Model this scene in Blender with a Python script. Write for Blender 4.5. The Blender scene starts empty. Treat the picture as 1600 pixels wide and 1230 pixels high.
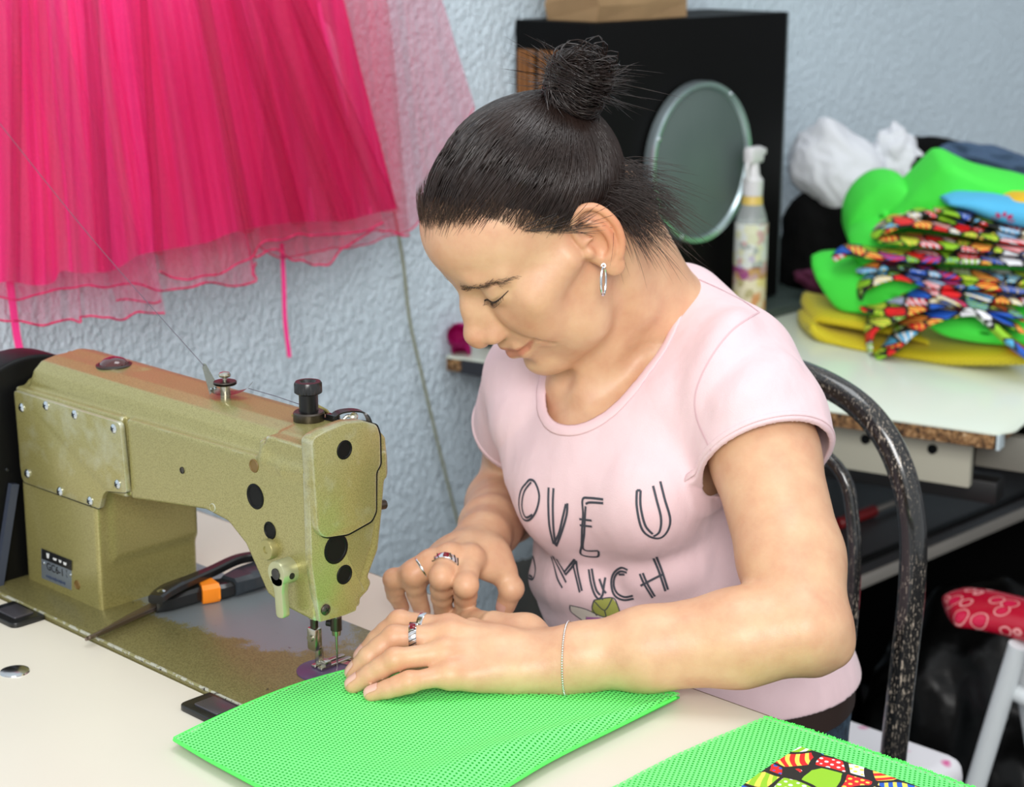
import bpy, bmesh, math, random
import numpy as np
from mathutils import Vector, Matrix, noise
from mathutils.bvhtree import BVHTree
random.seed(7); rng = np.random.default_rng(7)
PI = math.pi
scene = bpy.context.scene
COL = scene.collection

# ------------------------------------------------------------------ camera
FPX = 2800.0
PITCH = math.atan(740/FPX); YAW = math.radians(46.6)
CF = np.array([-math.cos(YAW)*math.cos(PITCH), math.sin(YAW)*math.cos(PITCH), -math.sin(PITCH)])
CR = np.array([math.sin(YAW), math.cos(YAW), 0.0]); CU = np.cross(CR, CF)
CC = np.array([1.064, -0.912, 1.36])
def ray(x, y):
    return CF + CR*(x-800)/FPX - CU*(y-615)/FPX
def at(x, y, ax, v):
    """photo measurement: where the sight line meets the plane axis=v"""
    d = ray(x, y); t = (v-CC[ax])/d[ax]; return CC+t*d
def atx(x, y, v): return at(x, y, 0, v)
def aty(x, y, v): return at(x, y, 1, v)
def atz(x, y, v): return at(x, y, 2, v)
cam = bpy.data.cameras.new('camera'); cam.sensor_width = 36; cam.lens = FPX/1600*36
cam.clip_start = 0.05; cam.clip_end = 50
camo = bpy.data.objects.new('camera', cam); COL.objects.link(camo)
m = Matrix.Identity(4)
for i in range(3):
    m[i][0] = CR[i]; m[i][1] = CU[i]; m[i][2] = -CF[i]; m[i][3] = CC[i]
camo.matrix_world = m
cam.dof.use_dof = True; cam.dof.focus_distance = 1.38; cam.dof.aperture_fstop = 8.0
scene.camera = camo
scene.view_settings.view_transform = 'Standard'; scene.view_settings.look = 'None'
scene.view_settings.gamma = 1; scene.view_settings.use_curve_mapping = False

# ------------------------------------------------------------------ materials
def srgb(r, g, b):
    f = lambda c: (c/12.92 if c <= .04045 else ((c+.055)/1.055)**2.4)
    return (f(r/255), f(g/255), f(b/255), 1)
def mat(name, col=(.8, .8, .8, 1), rough=.5, metal=0, **kw):
    m = bpy.data.materials.new(name); m.use_nodes = True
    b = m.node_tree.nodes['Principled BSDF']
    b.inputs['Base Color'].default_value = col
    b.inputs['Roughness'].default_value = rough
    b.inputs['Metallic'].default_value = metal
    for k, v in kw.items():
        b.inputs[k.replace('_', ' ')].default_value = v
    return m
class NT:
    """tiny node builder"""
    def __init__(s, m):
        s.t = m.node_tree; s.b = s.t.nodes.get('Principled BSDF'); s.out = [n for n in s.t.nodes if n.type == 'OUTPUT_MATERIAL'][0]
    def n(s, typ, ins=None, **props):
        nd = s.t.nodes.new(typ)
        for k, v in props.items(): setattr(nd, k, v)
        for k, v in (ins or {}).items():
            if isinstance(v, bpy.types.NodeSocket): s.t.links.new(v, nd.inputs[k])
            else: nd.inputs[k].default_value = v
        return nd
    def math(s, op, a, b=0.0, c=0.0):
        return s.n('ShaderNodeMath', {0: a, 1: b, 2: c}, operation=op).outputs[0]
    def mix(s, fac, a, b):
        nd = s.n('ShaderNodeMix', data_type='RGBA')
        for k, v in ((0, fac), (6, a), (7, b)):
            if isinstance(v, bpy.types.NodeSocket): s.t.links.new(v, nd.inputs[k])
            else: nd.inputs[k].default_value = v
        return nd.outputs[2]
    def link(s, a, b): s.t.links.new(a, b)
    def co(s, kind='Object'): return s.n('ShaderNodeTexCoord').outputs[kind]
    def noise(s, scale, detail=3, co=None, rough=.5):
        return s.n('ShaderNodeTexNoise', {'Vector': co if co is not None else s.co(), 'Scale': scale, 'Detail': detail, 'Roughness': rough}).outputs[0]
    def ramp(s, fac, stops, interp='LINEAR'):
        r = s.n('ShaderNodeValToRGB', {0: fac}); r.color_ramp.interpolation = interp
        e = r.color_ramp.elements
        while len(e) < len(stops): e.new(.5)
        for el, (p, c) in zip(e, stops):
            el.position = p; el.color = c if len(c) == 4 else (*c, 1)
        return r.outputs[0]
    def bump(s, h, strength=.3, dist=.001):
        nd = s.n('ShaderNodeBump', {'Height': h, 'Strength': strength, 'Distance': dist})
        s.link(nd.outputs[0], s.b.inputs['Normal']); return nd
    def color(s, c): s.link(c, s.b.inputs['Base Color'])
G = lambda v: (v, v, v, 1)

# ------------------------------------------------------------------ object helpers
def link(o, parent=None):
    COL.objects.link(o)
    if parent is not None:
        o.parent = parent
    return o
def tag(o, label=None, cat=None, group=None, kind=None):
    if label: o['label'] = label
    if cat: o['category'] = cat
    if group: o['group'] = group
    if kind: o['kind'] = kind
    return o
def empty(name, loc, label, cat, group=None):
    o = bpy.data.objects.new(name, None); o.empty_display_size = .05; COL.objects.link(o)
    o.location = loc; return tag(o, label, cat, group)
def setmats(me, mats):
    for m_ in (mats if isinstance(mats, (list, tuple)) else [mats]): me.materials.append(m_)
def finish(o, parent):
    """world-space vertices under a parent placed anywhere"""
    if parent is not None:
        p = parent; M = Matrix.Identity(4)
        while p is not None:
            M = Matrix.Translation(p.location) @ M; p = p.parent
        me = o.data
        if not me.get('done'):
            me.transform(M.inverted()); me['done'] = 1
        o.parent = parent
    return o
def from_bm(name, bm, mats, parent=None, smooth=True, auto=35):
    me = bpy.data.meshes.new(name); bmesh.ops.recalc_face_normals(bm, faces=bm.faces) if auto != 0 else None
    if smooth:
        for f in bm.faces: f.smooth = True
        if auto:
            a = math.radians(auto)
            for e in bm.edges:
                if len(e.link_faces) == 2 and e.calc_face_angle(0) > a: e.smooth = False
    bm.to_mesh(me); bm.free(); setmats(me, mats)
    o = bpy.data.objects.new(name, me); COL.objects.link(o)
    return finish(o, parent)
def from_np(name, V, Fc, mats, parent=None, normals=None, mi=None, attrs=None, smooth=True, uv=None):
    """V (n,3), Fc (m,k) quads or tris"""
    me = bpy.data.meshes.new(name); V = np.asarray(V, np.float32); Fc = np.asarray(Fc, np.int32)
    k = Fc.shape[1]
    me.vertices.add(len(V)); me.vertices.foreach_set('co', V.ravel())
    me.loops.add(Fc.size); me.loops.foreach_set('vertex_index', Fc.ravel())
    me.polygons.add(len(Fc)); me.polygons.foreach_set('loop_start', np.arange(0, Fc.size, k, dtype=np.int32))
    me.update(calc_edges=True)
    me.validate()
    if smooth: me.polygons.foreach_set('use_smooth', np.ones(len(me.polygons), bool))
    setmats(me, mats)
    if mi is not None: me.polygons.foreach_set('material_index', np.asarray(mi, np.int32))
    for nm, c in (attrs or {}).items():
        a = me.color_attributes.new(nm, 'FLOAT_COLOR', 'POINT'); a.data.foreach_set('color', np.asarray(c, np.float32).ravel())
    if uv is not None:
        u = me.uv_layers.new(name='UVMap'); li = np.empty(len(me.loops), np.int32); me.loops.foreach_get('vertex_index', li)
        u.data.foreach_set('uv', np.asarray(uv, np.float32)[li].ravel())
    me.update()
    if normals is not None: me.normals_split_custom_set_from_vertices(np.asarray(normals, np.float32).tolist())
    o = bpy.data.objects.new(name, me); COL.objects.link(o)
    return finish(o, parent)
def bm_box(bm, c, s, rot=None, bevel=0, seg=2):
    r = bmesh.ops.create_cube(bm, size=1)
    vs = r['verts']
    M = Matrix.Translation(c) @ (rot.to_4x4() if rot is not None else Matrix.Identity(4)) @ Matrix.Diagonal((*s, 1))
    bmesh.ops.transform(bm, matrix=M, verts=vs)
    if bevel:
        es = list({e for v in vs for e in v.link_edges})
        bmesh.ops.bevel(bm, geom=es, offset=bevel, segments=seg, profile=.5, affect='EDGES')
def axes(d, up=(0, 0, 1)):
    d = Vector(d).normalized(); u = Vector(up)
    if abs(d.dot(u)) > .98: u = Vector((0, 1, 0))
    x = u.cross(d).normalized(); y = d.cross(x)
    return Matrix((x, y, d)).transposed()
def bm_lathe(bm, p, d, prof, seg=32, closed=True):
    """prof: list of (radius, height along d)"""
    A = axes(d); p = Vector(p); rings = []
    for r, h in prof:
        if r < 1e-6: rings.append([bm.verts.new(p+A@Vector((0, 0, h)))])
        else: rings.append([bm.verts.new(p+A@Vector((r*math.cos(2*PI*i/seg), r*math.sin(2*PI*i/seg), h))) for i in range(seg)])
    for a, b in zip(rings, rings[1:]):
        for i in range(seg):
            j = (i+1) % seg
            if len(a) == 1 and len(b) == 1: continue
            if len(a) == 1: bm.faces.new((a[0], b[j], b[i]))
            elif len(b) == 1: bm.faces.new((a[i], a[j], b[0]))
            else: bm.faces.new((a[i], a[j], b[j], b[i]))
    if closed:
        if len(rings[0]) > 1: bm.faces.new(rings[0])
        if len(rings[-1]) > 1: bm.faces.new(rings[-1])
def bm_cyl(bm, a, b, r, r2=None, seg=24, bev=0):
    a = Vector(a); b = Vector(b); L = (b-a).length; r2 = r if r2 is None else r2
    if bev: bm_lathe(bm, a, b-a, [(r-bev, 0), (r, bev), (r2, L-bev), (r2-bev, L)], seg)
    else: bm_lathe(bm, a, b-a, [(r, 0), (r2, L)], seg)
def catmull(pts, n=8):
    P = np.asarray(pts, float); out = []
    for i in range(len(P)-1):
        p0 = P[max(i-1, 0)]; p1 = P[i]; p2 = P[i+1]; p3 = P[min(i+2, len(P)-1)]
        for t in np.linspace(0, 1, n, endpoint=False):
            out.append(.5*((2*p1)+(-p0+p2)*t+(2*p0-5*p1+4*p2-p3)*t*t+(-p0+3*p1-3*p2+p3)*t**3))
    out.append(P[-1]); return np.array(out)
def bm_tube(bm, pts, r, seg=12, cap=True, sx=1.0):
    pts = [Vector(p) for p in pts]; n = len(pts)
    rr = [float(q) for q in r] if hasattr(r, '__len__') else [float(r)]*n
    t = (pts[1]-pts[0]).normalized(); x = axes(t).col[0]; rings = []
    for i in range(n):
        t = (pts[min(i+1, n-1)]-pts[max(i-1, 0)]).normalized()
        x = (x-t*x.dot(t)).normalized(); y = t.cross(x)
        rings.append([bm.verts.new(pts[i]+rr[i]*(sx*x*math.cos(2*PI*k/seg)+y*math.sin(2*PI*k/seg))) for k in range(seg)])
    for a, b in zip(rings, rings[1:]):
        for k in range(seg): bm.faces.new((a[k], a[(k+1) % seg], b[(k+1) % seg], b[k]))
    if cap: bm.faces.new(rings[0][::-1]); bm.faces.new(rings[-1])
def bm_prism(bm, poly, axis, lo, hi, bevel=0, seg=2):
    """poly: 2D points in the plane orthogonal to axis ('x': (y,z) 'y': (x,z) 'z': (x,y))"""
    def P(u, v, w): return {'x': (w, u, v), 'y': (u, w, v), 'z': (u, v, w)}[axis]
    a = [bm.verts.new(P(u, v, lo)) for u, v in poly]; b = [bm.verts.new(P(u, v, hi)) for u, v in poly]
    n = len(poly); fs = [bm.faces.new(a), bm.faces.new(b[::-1])]
    for i in range(n): fs.append(bm.faces.new((a[i], a[(i+1) % n], b[(i+1) % n], b[i])))
    bmesh.ops.recalc_face_normals(bm, faces=fs)
    if bevel:
        es = [e for e in {e for f in fs[:2] for e in f.edges}]
        bmesh.ops.bevel(bm, geom=es, offset=bevel, segments=seg, profile=.5, affect='EDGES')
def round_poly(pts, r, n=5):
    """round the corners of a 2D polygon"""
    out = []; N = len(pts)
    for i in range(N):
        p = np.array(pts[i], float); a = np.array(pts[i-1], float)-p; b = np.array(pts[(i+1) % N], float)-p
        ri = r[i] if hasattr(r, '__len__') else r
        ri = min(ri, .45*np.linalg.norm(a), .45*np.linalg.norm(b))
        a = a/np.linalg.norm(a)*ri; b = b/np.linalg.norm(b)*ri
        for t in np.linspace(0, 1, n): out.append(tuple(p+a*(1-t)**2+b*t**2))
    return out
def text_mesh(name, s, size, M, mats, parent, ext=.0002):
    cu = bpy.data.curves.new(name, 'FONT'); cu.body = s; cu.size = size; cu.extrude = ext; cu.align_x = 'CENTER'; cu.align_y = 'CENTER'
    o = bpy.data.objects.new(name+'_tmp', cu); COL.objects.link(o)
    bpy.context.view_layer.update()
    me = bpy.data.meshes.new_from_object(o.evaluated_get(bpy.context.evaluated_depsgraph_get()))
    bpy.data.objects.remove(o); me.materials.clear(); setmats(me, mats); me.transform(M)
    o = bpy.data.objects.new(name, me); COL.objects.link(o)
    return finish(o, parent)

# ------------------------------------------------------------------ signed-distance sculpting
class SDF:
    def __init__(s, lo, hi, h):
        s.lo = np.array(lo, float); s.h = h; s.pad = .012
        s.n = np.ceil((np.array(hi)-s.lo)/h).astype(int)+1
        s.V = np.full(s.n, .05, np.float32)
        s.ax = [(s.lo[i]+h*np.arange(s.n[i])).astype(np.float32) for i in range(3)]
    def box(s, lo, hi):
        a = np.clip(np.floor((np.array(lo)-s.lo)/s.h).astype(int), 0, s.n); b = np.clip(np.ceil((np.array(hi)-s.lo)/s.h).astype(int)+1, 0, s.n)
        sl = tuple(slice(a[i], b[i]) for i in range(3))
        g = (s.ax[0][sl[0]][:, None, None], s.ax[1][sl[1]][None, :, None], s.ax[2][sl[2]][None, None, :])
        return sl, g, all(b > a)
    def comb(s, sl, d, k, op):
        v = s.V[sl]
        if op == 'sub': d = -d; sg = -1
        else: sg = 1
        # smooth min of sg*v ... polynomial
        a = v if op != 'sub' else -v
        b = d if op != 'sub' else -d
        if op == 'sub': # max(v,-d) = -min(-v,d)
            b = -d
            if k > 0:
                hh = np.maximum(k-np.abs(a-b), 0)/k; r = np.minimum(a, b)-hh*hh*k*.25
            else: r = np.minimum(a, b)
            s.V[sl] = -r
        else:
            if k > 0:
                hh = np.maximum(k-np.abs(a-b), 0)/k; r = np.minimum(a, b)-hh*hh*k*.25
            else: r = np.minimum(a, b)
            s.V[sl] = r
    def cap(s, a, b, ra, rb=None, k=.01, op='add'):
        rb = ra if rb is None else rb
        a = np.array(a, float); b = np.array(b, float); pad = max(ra, rb)+k+s.pad
        sl, (X, Y, Z), ok = s.box(np.minimum(a, b)-pad, np.maximum(a, b)+pad)
        if not ok: return
        ba = b-a; L2 = max(ba@ba, 1e-12)
        t = np.clip(((X-a[0])*ba[0]+(Y-a[1])*ba[1]+(Z-a[2])*ba[2])/L2, 0, 1).astype(np.float32)
        d = np.sqrt((X-a[0]-t*ba[0])**2+(Y-a[1]-t*ba[1])**2+(Z-a[2]-t*ba[2])**2)-(ra+(rb-ra)*t)
        s.comb(sl, d.astype(np.float32), k, op)
    def chain(s, pts, rs, k=.01, op='add'):
        for i in range(len(pts)-1): s.cap(pts[i], pts[i+1], rs[i], rs[i+1], k, op)
    def ell(s, c, r, M=None, k=.01, op='add'):
        c = np.array(c, float); r = np.array(r, float); R = max(r)+k+s.pad
        M = np.eye(3) if M is None else M   # columns = axes
        ext = np.sqrt(((M*r)**2).sum(1))+k+s.pad
        sl, (X, Y, Z), ok = s.box(c-ext, c+ext)
        if not ok: return
        x, y, z = X-c[0], Y-c[1], Z-c[2]
        p = [(x*M[0, i]+y*M[1, i]+z*M[2, i]) for i in range(3)]
        k0 = np.sqrt(sum((p[i]/r[i])**2 for i in range(3))); k1 = np.sqrt(sum((p[i]/r[i]**2)**2 for i in range(3)))
        d = (k0*(k0-1)/np.maximum(k1, 1e-6)); d = np.where(k0 < .15, -min(r), d)
        s.comb(sl, d.astype(np.float32), k, op)
    def sph(s, c, r, k=.01, op='add'): s.cap(c, np.array(c, float)+1e-5, r, r, k, op)
    def mesh(s, iso=0.0):
        V = s.V-iso if iso else s.V
        I = V < 0
        act = np.zeros(tuple(s.n-1), np.uint8)
        for dx in (0, 1):
            for dy in (0, 1):
                for dz in (0, 1):
                    act += I[dx:s.n[0]-1+dx, dy:s.n[1]-1+dy, dz:s.n[2]-1+dz]
        cells = np.flatnonzero((act > 0) & (act < 8)); shp = act.shape; del act
        ci, cj, ck = np.unravel_index(cells, shp)
        val = {(a, b, c): V[ci+a, cj+b, ck+c] for a in (0, 1) for b in (0, 1) for c in (0, 1)}
        P = np.zeros((len(cells), 3)); N = np.zeros(len(cells))
        for a in val:
            for ax in range(3):
                if a[ax]: continue
                b = list(a); b[ax] = 1; b = tuple(b)
                va, vb = val[a], val[b]; m_ = (va < 0) != (vb < 0)
                t = np.where(m_, va/np.where(m_, va-vb, 1), 0)
                q = np.zeros((len(cells), 3))
                for i in range(3): q[:, i] = a[i]
                q[:, ax] += t
                P += q*m_[:, None]; N += m_
        P /= N[:, None]; P += np.stack([ci, cj, ck], 1)
        faces = []
        for ax in range(3):
            o1, o2 = [(1, 2), (2, 0), (0, 1)][ax]
            sa = [slice(None)]*3; sb = [slice(None)]*3
            sa[ax] = slice(0, -1); sb[ax] = slice(1, None)
            for o in (o1, o2): sa[o] = slice(1, -1); sb[o] = slice(1, -1)
            A = I[tuple(sa)]; B = I[tuple(sb)]
            idx = np.flatnonzero(A != B); u = list(np.unravel_index(idx, A.shape)); inside = A.ravel()[idx] if A.flags.c_contiguous else A[tuple(u)]
            u[o1] = u[o1]+1; u[o2] = u[o2]+1
            def cid(d1, d2):
                w = [x.copy() for x in u]; w[o1] -= d1; w[o2] -= d2
                return np.searchsorted(cells, np.ravel_multi_index(w, shp))
            q = np.stack([cid(1, 1), cid(0, 1), cid(0, 0), cid(1, 0)], 1)
            q[~inside] = q[~inside][:, ::-1]; faces.append(q)
        Fq = np.concatenate(faces)
        # project on the smooth surface and take normals from the field
        for it in range(2):
            g, v = s.grad(V, P); P = P-g*(v/np.maximum((g**2).sum(1), .2*s.h**2))[:, None]*.8
        g, v = s.grad(V, P); Nn = g/np.maximum(np.linalg.norm(g, axis=1), 1e-9)[:, None]
        return s.lo+P*s.h, Fq, Nn
    def samp(s, V, P):
        P = np.clip(P, 0, np.array(V.shape)-1.001); i = P.astype(int); f = P-i; r = 0
        for a in (0, 1):
            for b in (0, 1):
                for c in (0, 1):
                    w = (f[:, 0] if a else 1-f[:, 0])*(f[:, 1] if b else 1-f[:, 1])*(f[:, 2] if c else 1-f[:, 2])
                    r = r+w*V[i[:, 0]+a, i[:, 1]+b, i[:, 2]+c]
        return r
    def grad(s, V, P, e=.8):
        g = np.zeros_like(P)
        for ax in range(3):
            d = np.zeros(3); d[ax] = e
            g[:, ax] = (s.samp(V, P+d)-s.samp(V, P-d))/(2*e)
        return g, s.samp(V, P)
    def build(s, name, mats, parent=None, **kw):
        P, Fq, N = s.mesh(); return from_np(name, P, Fq, mats, parent, normals=N, **kw)
# ------------------------------------------------------------------ world + lights
w = bpy.data.worlds.new('world'); scene.world = w; w.use_nodes = True
bg = w.node_tree.nodes['Background']; bg.inputs[0].default_value = (.93, .97, 1, 1); bg.inputs[1].default_value = .82
def area(name, loc, tgt, size, power, col=(1, 1, 1), sy=None):
    l = bpy.data.lights.new(name, 'AREA'); l.energy = power; l.size = size; l.color = col
    if sy: l.shape = 'RECTANGLE'; l.size_y = sy
    o = bpy.data.objects.new(name, l); COL.objects.link(o); o.location = loc
    o.rotation_euler = (Vector(tgt)-Vector(loc)).to_track_quat('-Z', 'Y').to_euler(); return o
area('window_light', (2.5, -2.5, 2.7), (-.1, .6, .85), 1.5, 118, (1, .985, .96))
area('overhead_area', (.2, .3, 2.75), (0, .5, .8), .9, 13, (.95, .98, 1))  # weak cool area light from above
scene.view_settings.exposure = 0.0

# ------------------------------------------------------------------ room
WX = -0.75
def plaster(name, col, sc, bs):
    m = mat(name, col, .55); t = NT(m); co = t.co()
    map_ = t.n('ShaderNodeMapping', {'Vector': co, 'Scale': (1, 1, .62)}).outputs[0]
    n1 = t.noise(sc, 3, map_, .55); n2 = t.noise(sc*.35, 2, map_)
    h = t.ramp(n1, [(.36, (0, 0, 0)), (.62, (1, 1, 1))])
    hh = t.math('ADD', h, t.math('MULTIPLY', n2, .6)); t.bump(hh, bs, .0028)
    c = t.mix(t.noise(2.2, 3, co), tuple(v*.93 for v in col[:3])+(1,), tuple(min(1, v*1.05) for v in col[:3])+(1,)); t.color(c); return m
m_wall = plaster('plaster_wall', srgb(211, 227, 237), 150, .95)
def quad(name, pts, m, kind='structure', th=None):
    bm = bmesh.new(); vs = [bm.verts.new(p) for p in pts]; bm.faces.new(vs)
    if th is not None: 
        r = bmesh.ops.extrude_face_region(bm, geom=bm.faces[:]); bmesh.ops.translate(bm, vec=th, verts=[v for v in r['geom'] if isinstance(v, bmesh.types.BMVert)])
    o = from_bm(name, bm, m, smooth=False, auto=1); o['kind'] = kind; return o
quad('wall_left', [(WX, -1.2, 0), (WX, 3.6, 0), (WX, 3.6, 2.8), (WX, -1.2, 2.8)], m_wall, th=(-.12, 0, 0))
m_floor = mat('dark_concrete', srgb(46, 44, 46), .7); t = NT(m_floor); t.color(t.ramp(t.noise(14, 5), [(.3, srgb(34, 32, 34)), (.7, srgb(66, 62, 62))]))
quad('floor', [(WX, -1.2, 0), (3, -1.2, 0), (3, 3.6, 0), (WX, 3.6, 0)], m_floor, th=(0, 0, -.1))
m_far = mat('painted_plaster', srgb(150, 152, 156), .8)
quad('wall_back', [(WX, 3.6, 0), (3, 3.6, 0), (3, 3.6, 2.8), (WX, 3.6, 2.8)], m_far, th=(0, .12, 0))

# ------------------------------------------------------------------ sewing table
m_lam = mat('cream_laminate', srgb(232, 224, 206), .28); t = NT(m_lam)
t.color(t.mix(t.noise(6, 4), srgb(228, 220, 204), srgb(220, 212, 197))); t.bump(t.noise(300, 2), .04, .0004)
m_edge = mat('table_edge_band', srgb(120, 100, 78), .6)
TE = .1775; TXR = .62; TXL = -.72
BX0, BX1, BY0, BY1 = -.4, .083, -.1025, .0757
table = empty('sewing_table', (0, 0, .72), 'cream laminate table carrying the gold sewing machine', 'table')
bm = bmesh.new()
g = .0022
for x0, x1, y0, y1 in ((TXL, TXR, -.42, BY0-g), (TXL, TXR, BY1+g, TE), (TXL, BX0-g, BY0-g, BY1+g), (BX1+g, TXR, BY0-g, BY1+g)):
    bm_box(bm, ((x0+x1)/2, (y0+y1)/2, .735), (x1-x0, y1-y0, .03))
bmesh.ops.remove_doubles(bm, verts=bm.verts, dist=1e-5)
from_bm('tabletop', bm, m_lam, table, smooth=False)
bm = bmesh.new(); bm_box(bm, (-.05, TE+.0015, .7345), (1.34, .003, .029)); from_bm('edge_band', bm, m_edge, table, smooth=False)
bm = bmesh.new(); bm_box(bm, (-.16, -.013, .712), (.5, .2, .012)); from_bm('oil_pan', bm, mat('black_pan', G(.01), .6), table, smooth=False)
m_leg = mat('table_leg_paint', srgb(90, 96, 100), .5)
for lx in (TXL+.12, TXR-.06):
    for ly in (-.36, .1):
        bm = bmesh.new(); bm_box(bm, (lx, ly, .36), (.045, .045, .716), bevel=.004); from_bm('leg', bm, m_leg, table)
m_chrome = mat('polished_steel', G(.62), .18, 1)
bm = bmesh.new(); p = atz(23, 1049, .7505); bm_lathe(bm, (p[0], p[1], .75), (0, 0, 1), [(.0125, 0), (.0118, .0012), (.008, .0024), (0, .003)], 40)
from_bm('cap', bm, m_chrome, table)['label'] = 'small round polished steel cap set in the tabletop'
m_blk = mat('black_plastic', G(.012), .25); m_blk2 = mat('deep_black', G(.0015), .5, **{'Specular_IOR_Level': .2})

# ------------------------------------------------------------------ sewing machine
def paint(name, a, b):
    m = mat(name, a, .33, .35); t = NT(m); co = t.co()
    n = t.noise(900, 2, co); c = t.ramp(n, [(.33, a), (.6, b)])
    worn = t.ramp(t.noise(24, 5, co, .6), [(.66, (0, 0, 0)), (.74, (1, 1, 1))])
    c = t.mix(t.math('MULTIPLY', worn, .25), c, srgb(150, 140, 90)); pt = t.ramp(t.math('ADD', t.n('ShaderNodeNewGeometry').outputs['Pointiness'], t.math('MULTIPLY', t.math('SUBTRACT', t.noise(60, 3, co), .5), .05)), [(.535, (0, 0, 0)), (.58, (1, 1, 1))]); c = t.mix(t.math('MULTIPLY', pt, .75), c, srgb(205, 208, 196)); t.color(c)
    t.bump(n, .25, .0004); m.node_tree.nodes['Principled BSDF'].inputs['Coat Weight'].default_value = .5
    m.node_tree.nodes['Principled BSDF'].inputs['Coat Roughness'].default_value = .22; return m
m_gold = paint('hammered_gold_paint', srgb(138, 130, 76), srgb(164, 155, 98))
m_bed = mat('bed_paint', srgb(128, 122, 84), .42, .3); t = NT(m_bed); co = t.co()
n = t.noise(800, 2, co); c = t.ramp(n, [(.35, srgb(112, 104, 62)), (.62, srgb(142, 134, 86))])
sep = t.n('ShaderNodeSeparateXYZ', {0: co}); X_, Y_ = sep.outputs[0], sep.outputs[1]
# worn-through patch of grey metal around the needle, speckled rim
dx = t.math('DIVIDE', t.math('SUBTRACT', X_, -.02), .155); dy = t.math('DIVIDE', t.math('SUBTRACT', Y_, .042), .066)
rr = t.math('ADD', t.math('MULTIPLY', dx, dx), t.math('MULTIPLY', dy, dy))
rr = t.math('ADD', rr, t.math('MULTIPLY', t.math('SUBTRACT', t.noise(28, 6, co, .65), .5), 1.6)); rr = t.math('ADD', rr, t.math('MULTIPLY', t.math('SUBTRACT', n, .5), .8))
wf = t.ramp(rr, [(.85, (1, 1, 1)), (1.0, (0, 0, 0))])
c = t.mix(wf, c, srgb(140, 148, 152)); 
chip = t.ramp(t.noise(130, 3, co), [(.72, (0, 0, 0)), (.75, (1, 1, 1))]); c = t.mix(chip, c, srgb(40, 34, 32)); t.color(c)
t.bump(n, .12, .0003); t.b.inputs['Coat Weight'].default_value = .25; t.b.inputs['Coat Roughness'].default_value = .2
m_steel = mat('nickel_steel', srgb(196, 192, 178), .24, 1); m_dsteel = mat('dark_steel', srgb(90, 84, 78), .35, 1)
m_alu = mat('brushed_nameplate', srgb(150, 160, 172), .4, .7); m_brown = mat('brown_plug', srgb(112, 86, 40), .5)
m_silver = mat('bright_screw', srgb(215, 222, 228), .2, 1)

mach = empty('sewing_machine', (-.16, -.01, .753), 'gold industrial sewing machine set into the cream table', 'sewing machine')
# bed
bm = bmesh.new(); pl = round_poly([(BX0, BY0), (BX1, BY0), (BX1, BY1), (BX0, BY1)], [.03, .006, .006, .02])
bm_prism(bm, pl, 'z', .728, .7535, .0022, 2)
from_bm('bed', bm, m_bed, mach)
# worn long edge strip
bm = bmesh.new()
bm_tube(bm, [(BX0+.03+i*(BX1-BX0-.04)/30, BY0+.0012, .7530) for i in range(31)], .0016, 8)
me_ = mat('chipped_edge', srgb(150, 142, 96), .4, .3); t = NT(me_); t.color(t.ramp(t.noise(90, 5, None, .7), [(.46, srgb(152, 146, 100)), (.5, srgb(190, 188, 170)), (.6, srgb(190, 188, 170)), (.62, srgb(50, 36, 34))], 'CONSTANT'))
from_bm('bed_edge', bm, me_, mach)
# column + arm + head : cast body
S = SDF((-.40, -.085, .745), (.075, .07, .995), .0018)
def sdf_prism(S, poly, axis, lo, hi, r, k, op='add', flare=None):
    """exact 2D polygon distance, extruded, edges rounded by r"""
    P = np.array(poly, float); u, v = {'x': (1, 2), 'y': (0, 2), 'z': (0, 1)}[axis]; w_ = {'x': 0, 'y': 1, 'z': 2}[axis]
    a = np.zeros(3); b = np.zeros(3); a[u], a[v], a[w_] = P[:, 0].min(), P[:, 1].min(), lo; b[u], b[v], b[w_] = P[:, 0].max(), P[:, 1].max(), hi
    sl, g, ok = S.box(a-.02-k, b+.02+k)
    Uc, Vc = np.squeeze(g[u]), np.squeeze(g[v]); U2, V2 = np.meshgrid(Uc, Vc, indexing='ij')
    d = np.full(U2.shape, 1e9); s = np.ones(U2.shape)
    n = len(P)
    for i in range(n):
        p, q = P[i], P[i-1]; e = q-p; wx, wy = U2-p[0], V2-p[1]; tt = np.clip((wx*e[0]+wy*e[1])/(e@e), 0, 1)
        d = np.minimum(d, (wx-e[0]*tt)**2+(wy-e[1]*tt)**2)
        c1 = V2 >= p[1]; c2 = V2 < q[1]; c3 = e[0]*wy > e[1]*wx
        flip = (c1 & c2 & c3) | (~c1 & ~c2 & ~c3); s = np.where(flip, -s, s)
    d2 = s*np.sqrt(d)
    sh = [1, 1, 1]; sh[u] = len(Uc); sh[v] = len(Vc); d2 = d2.reshape(sh) if u < v else d2.T.reshape(sh)
    W = g[w_]; dz = np.abs(W-(lo+hi)/2)-(hi-lo)/2
    A = d2+r+W*0; B = dz+r+d2*0
    D = np.minimum(np.maximum(A, B), 0)+np.sqrt(np.maximum(A, 0)**2+np.maximum(B, 0)**2)-r
    S.comb(sl, D.astype(np.float32), k, op)
YB = -.062
# tapered pillar
for i, z in enumerate(np.linspace(.745, .86, 5)):
    pass
sdf_prism(S, [(-.3765, .72), (-.2535, .72), (-.2505, .9), (-.3735, .9)], 'y', YB, .047, .004, 0)
# lower slab of arm running into the head
slab = [(-.3735, .862), (-.204, .872), (-.090, .8875), (-.060, .884), (-.038, .870), (-.012, .834), (.004, .829), (.046, .8255), (.046, .9495), (-.3735, .9425)]
sdf_prism(S, slab, 'y', YB, .020, .003, .006)
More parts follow.
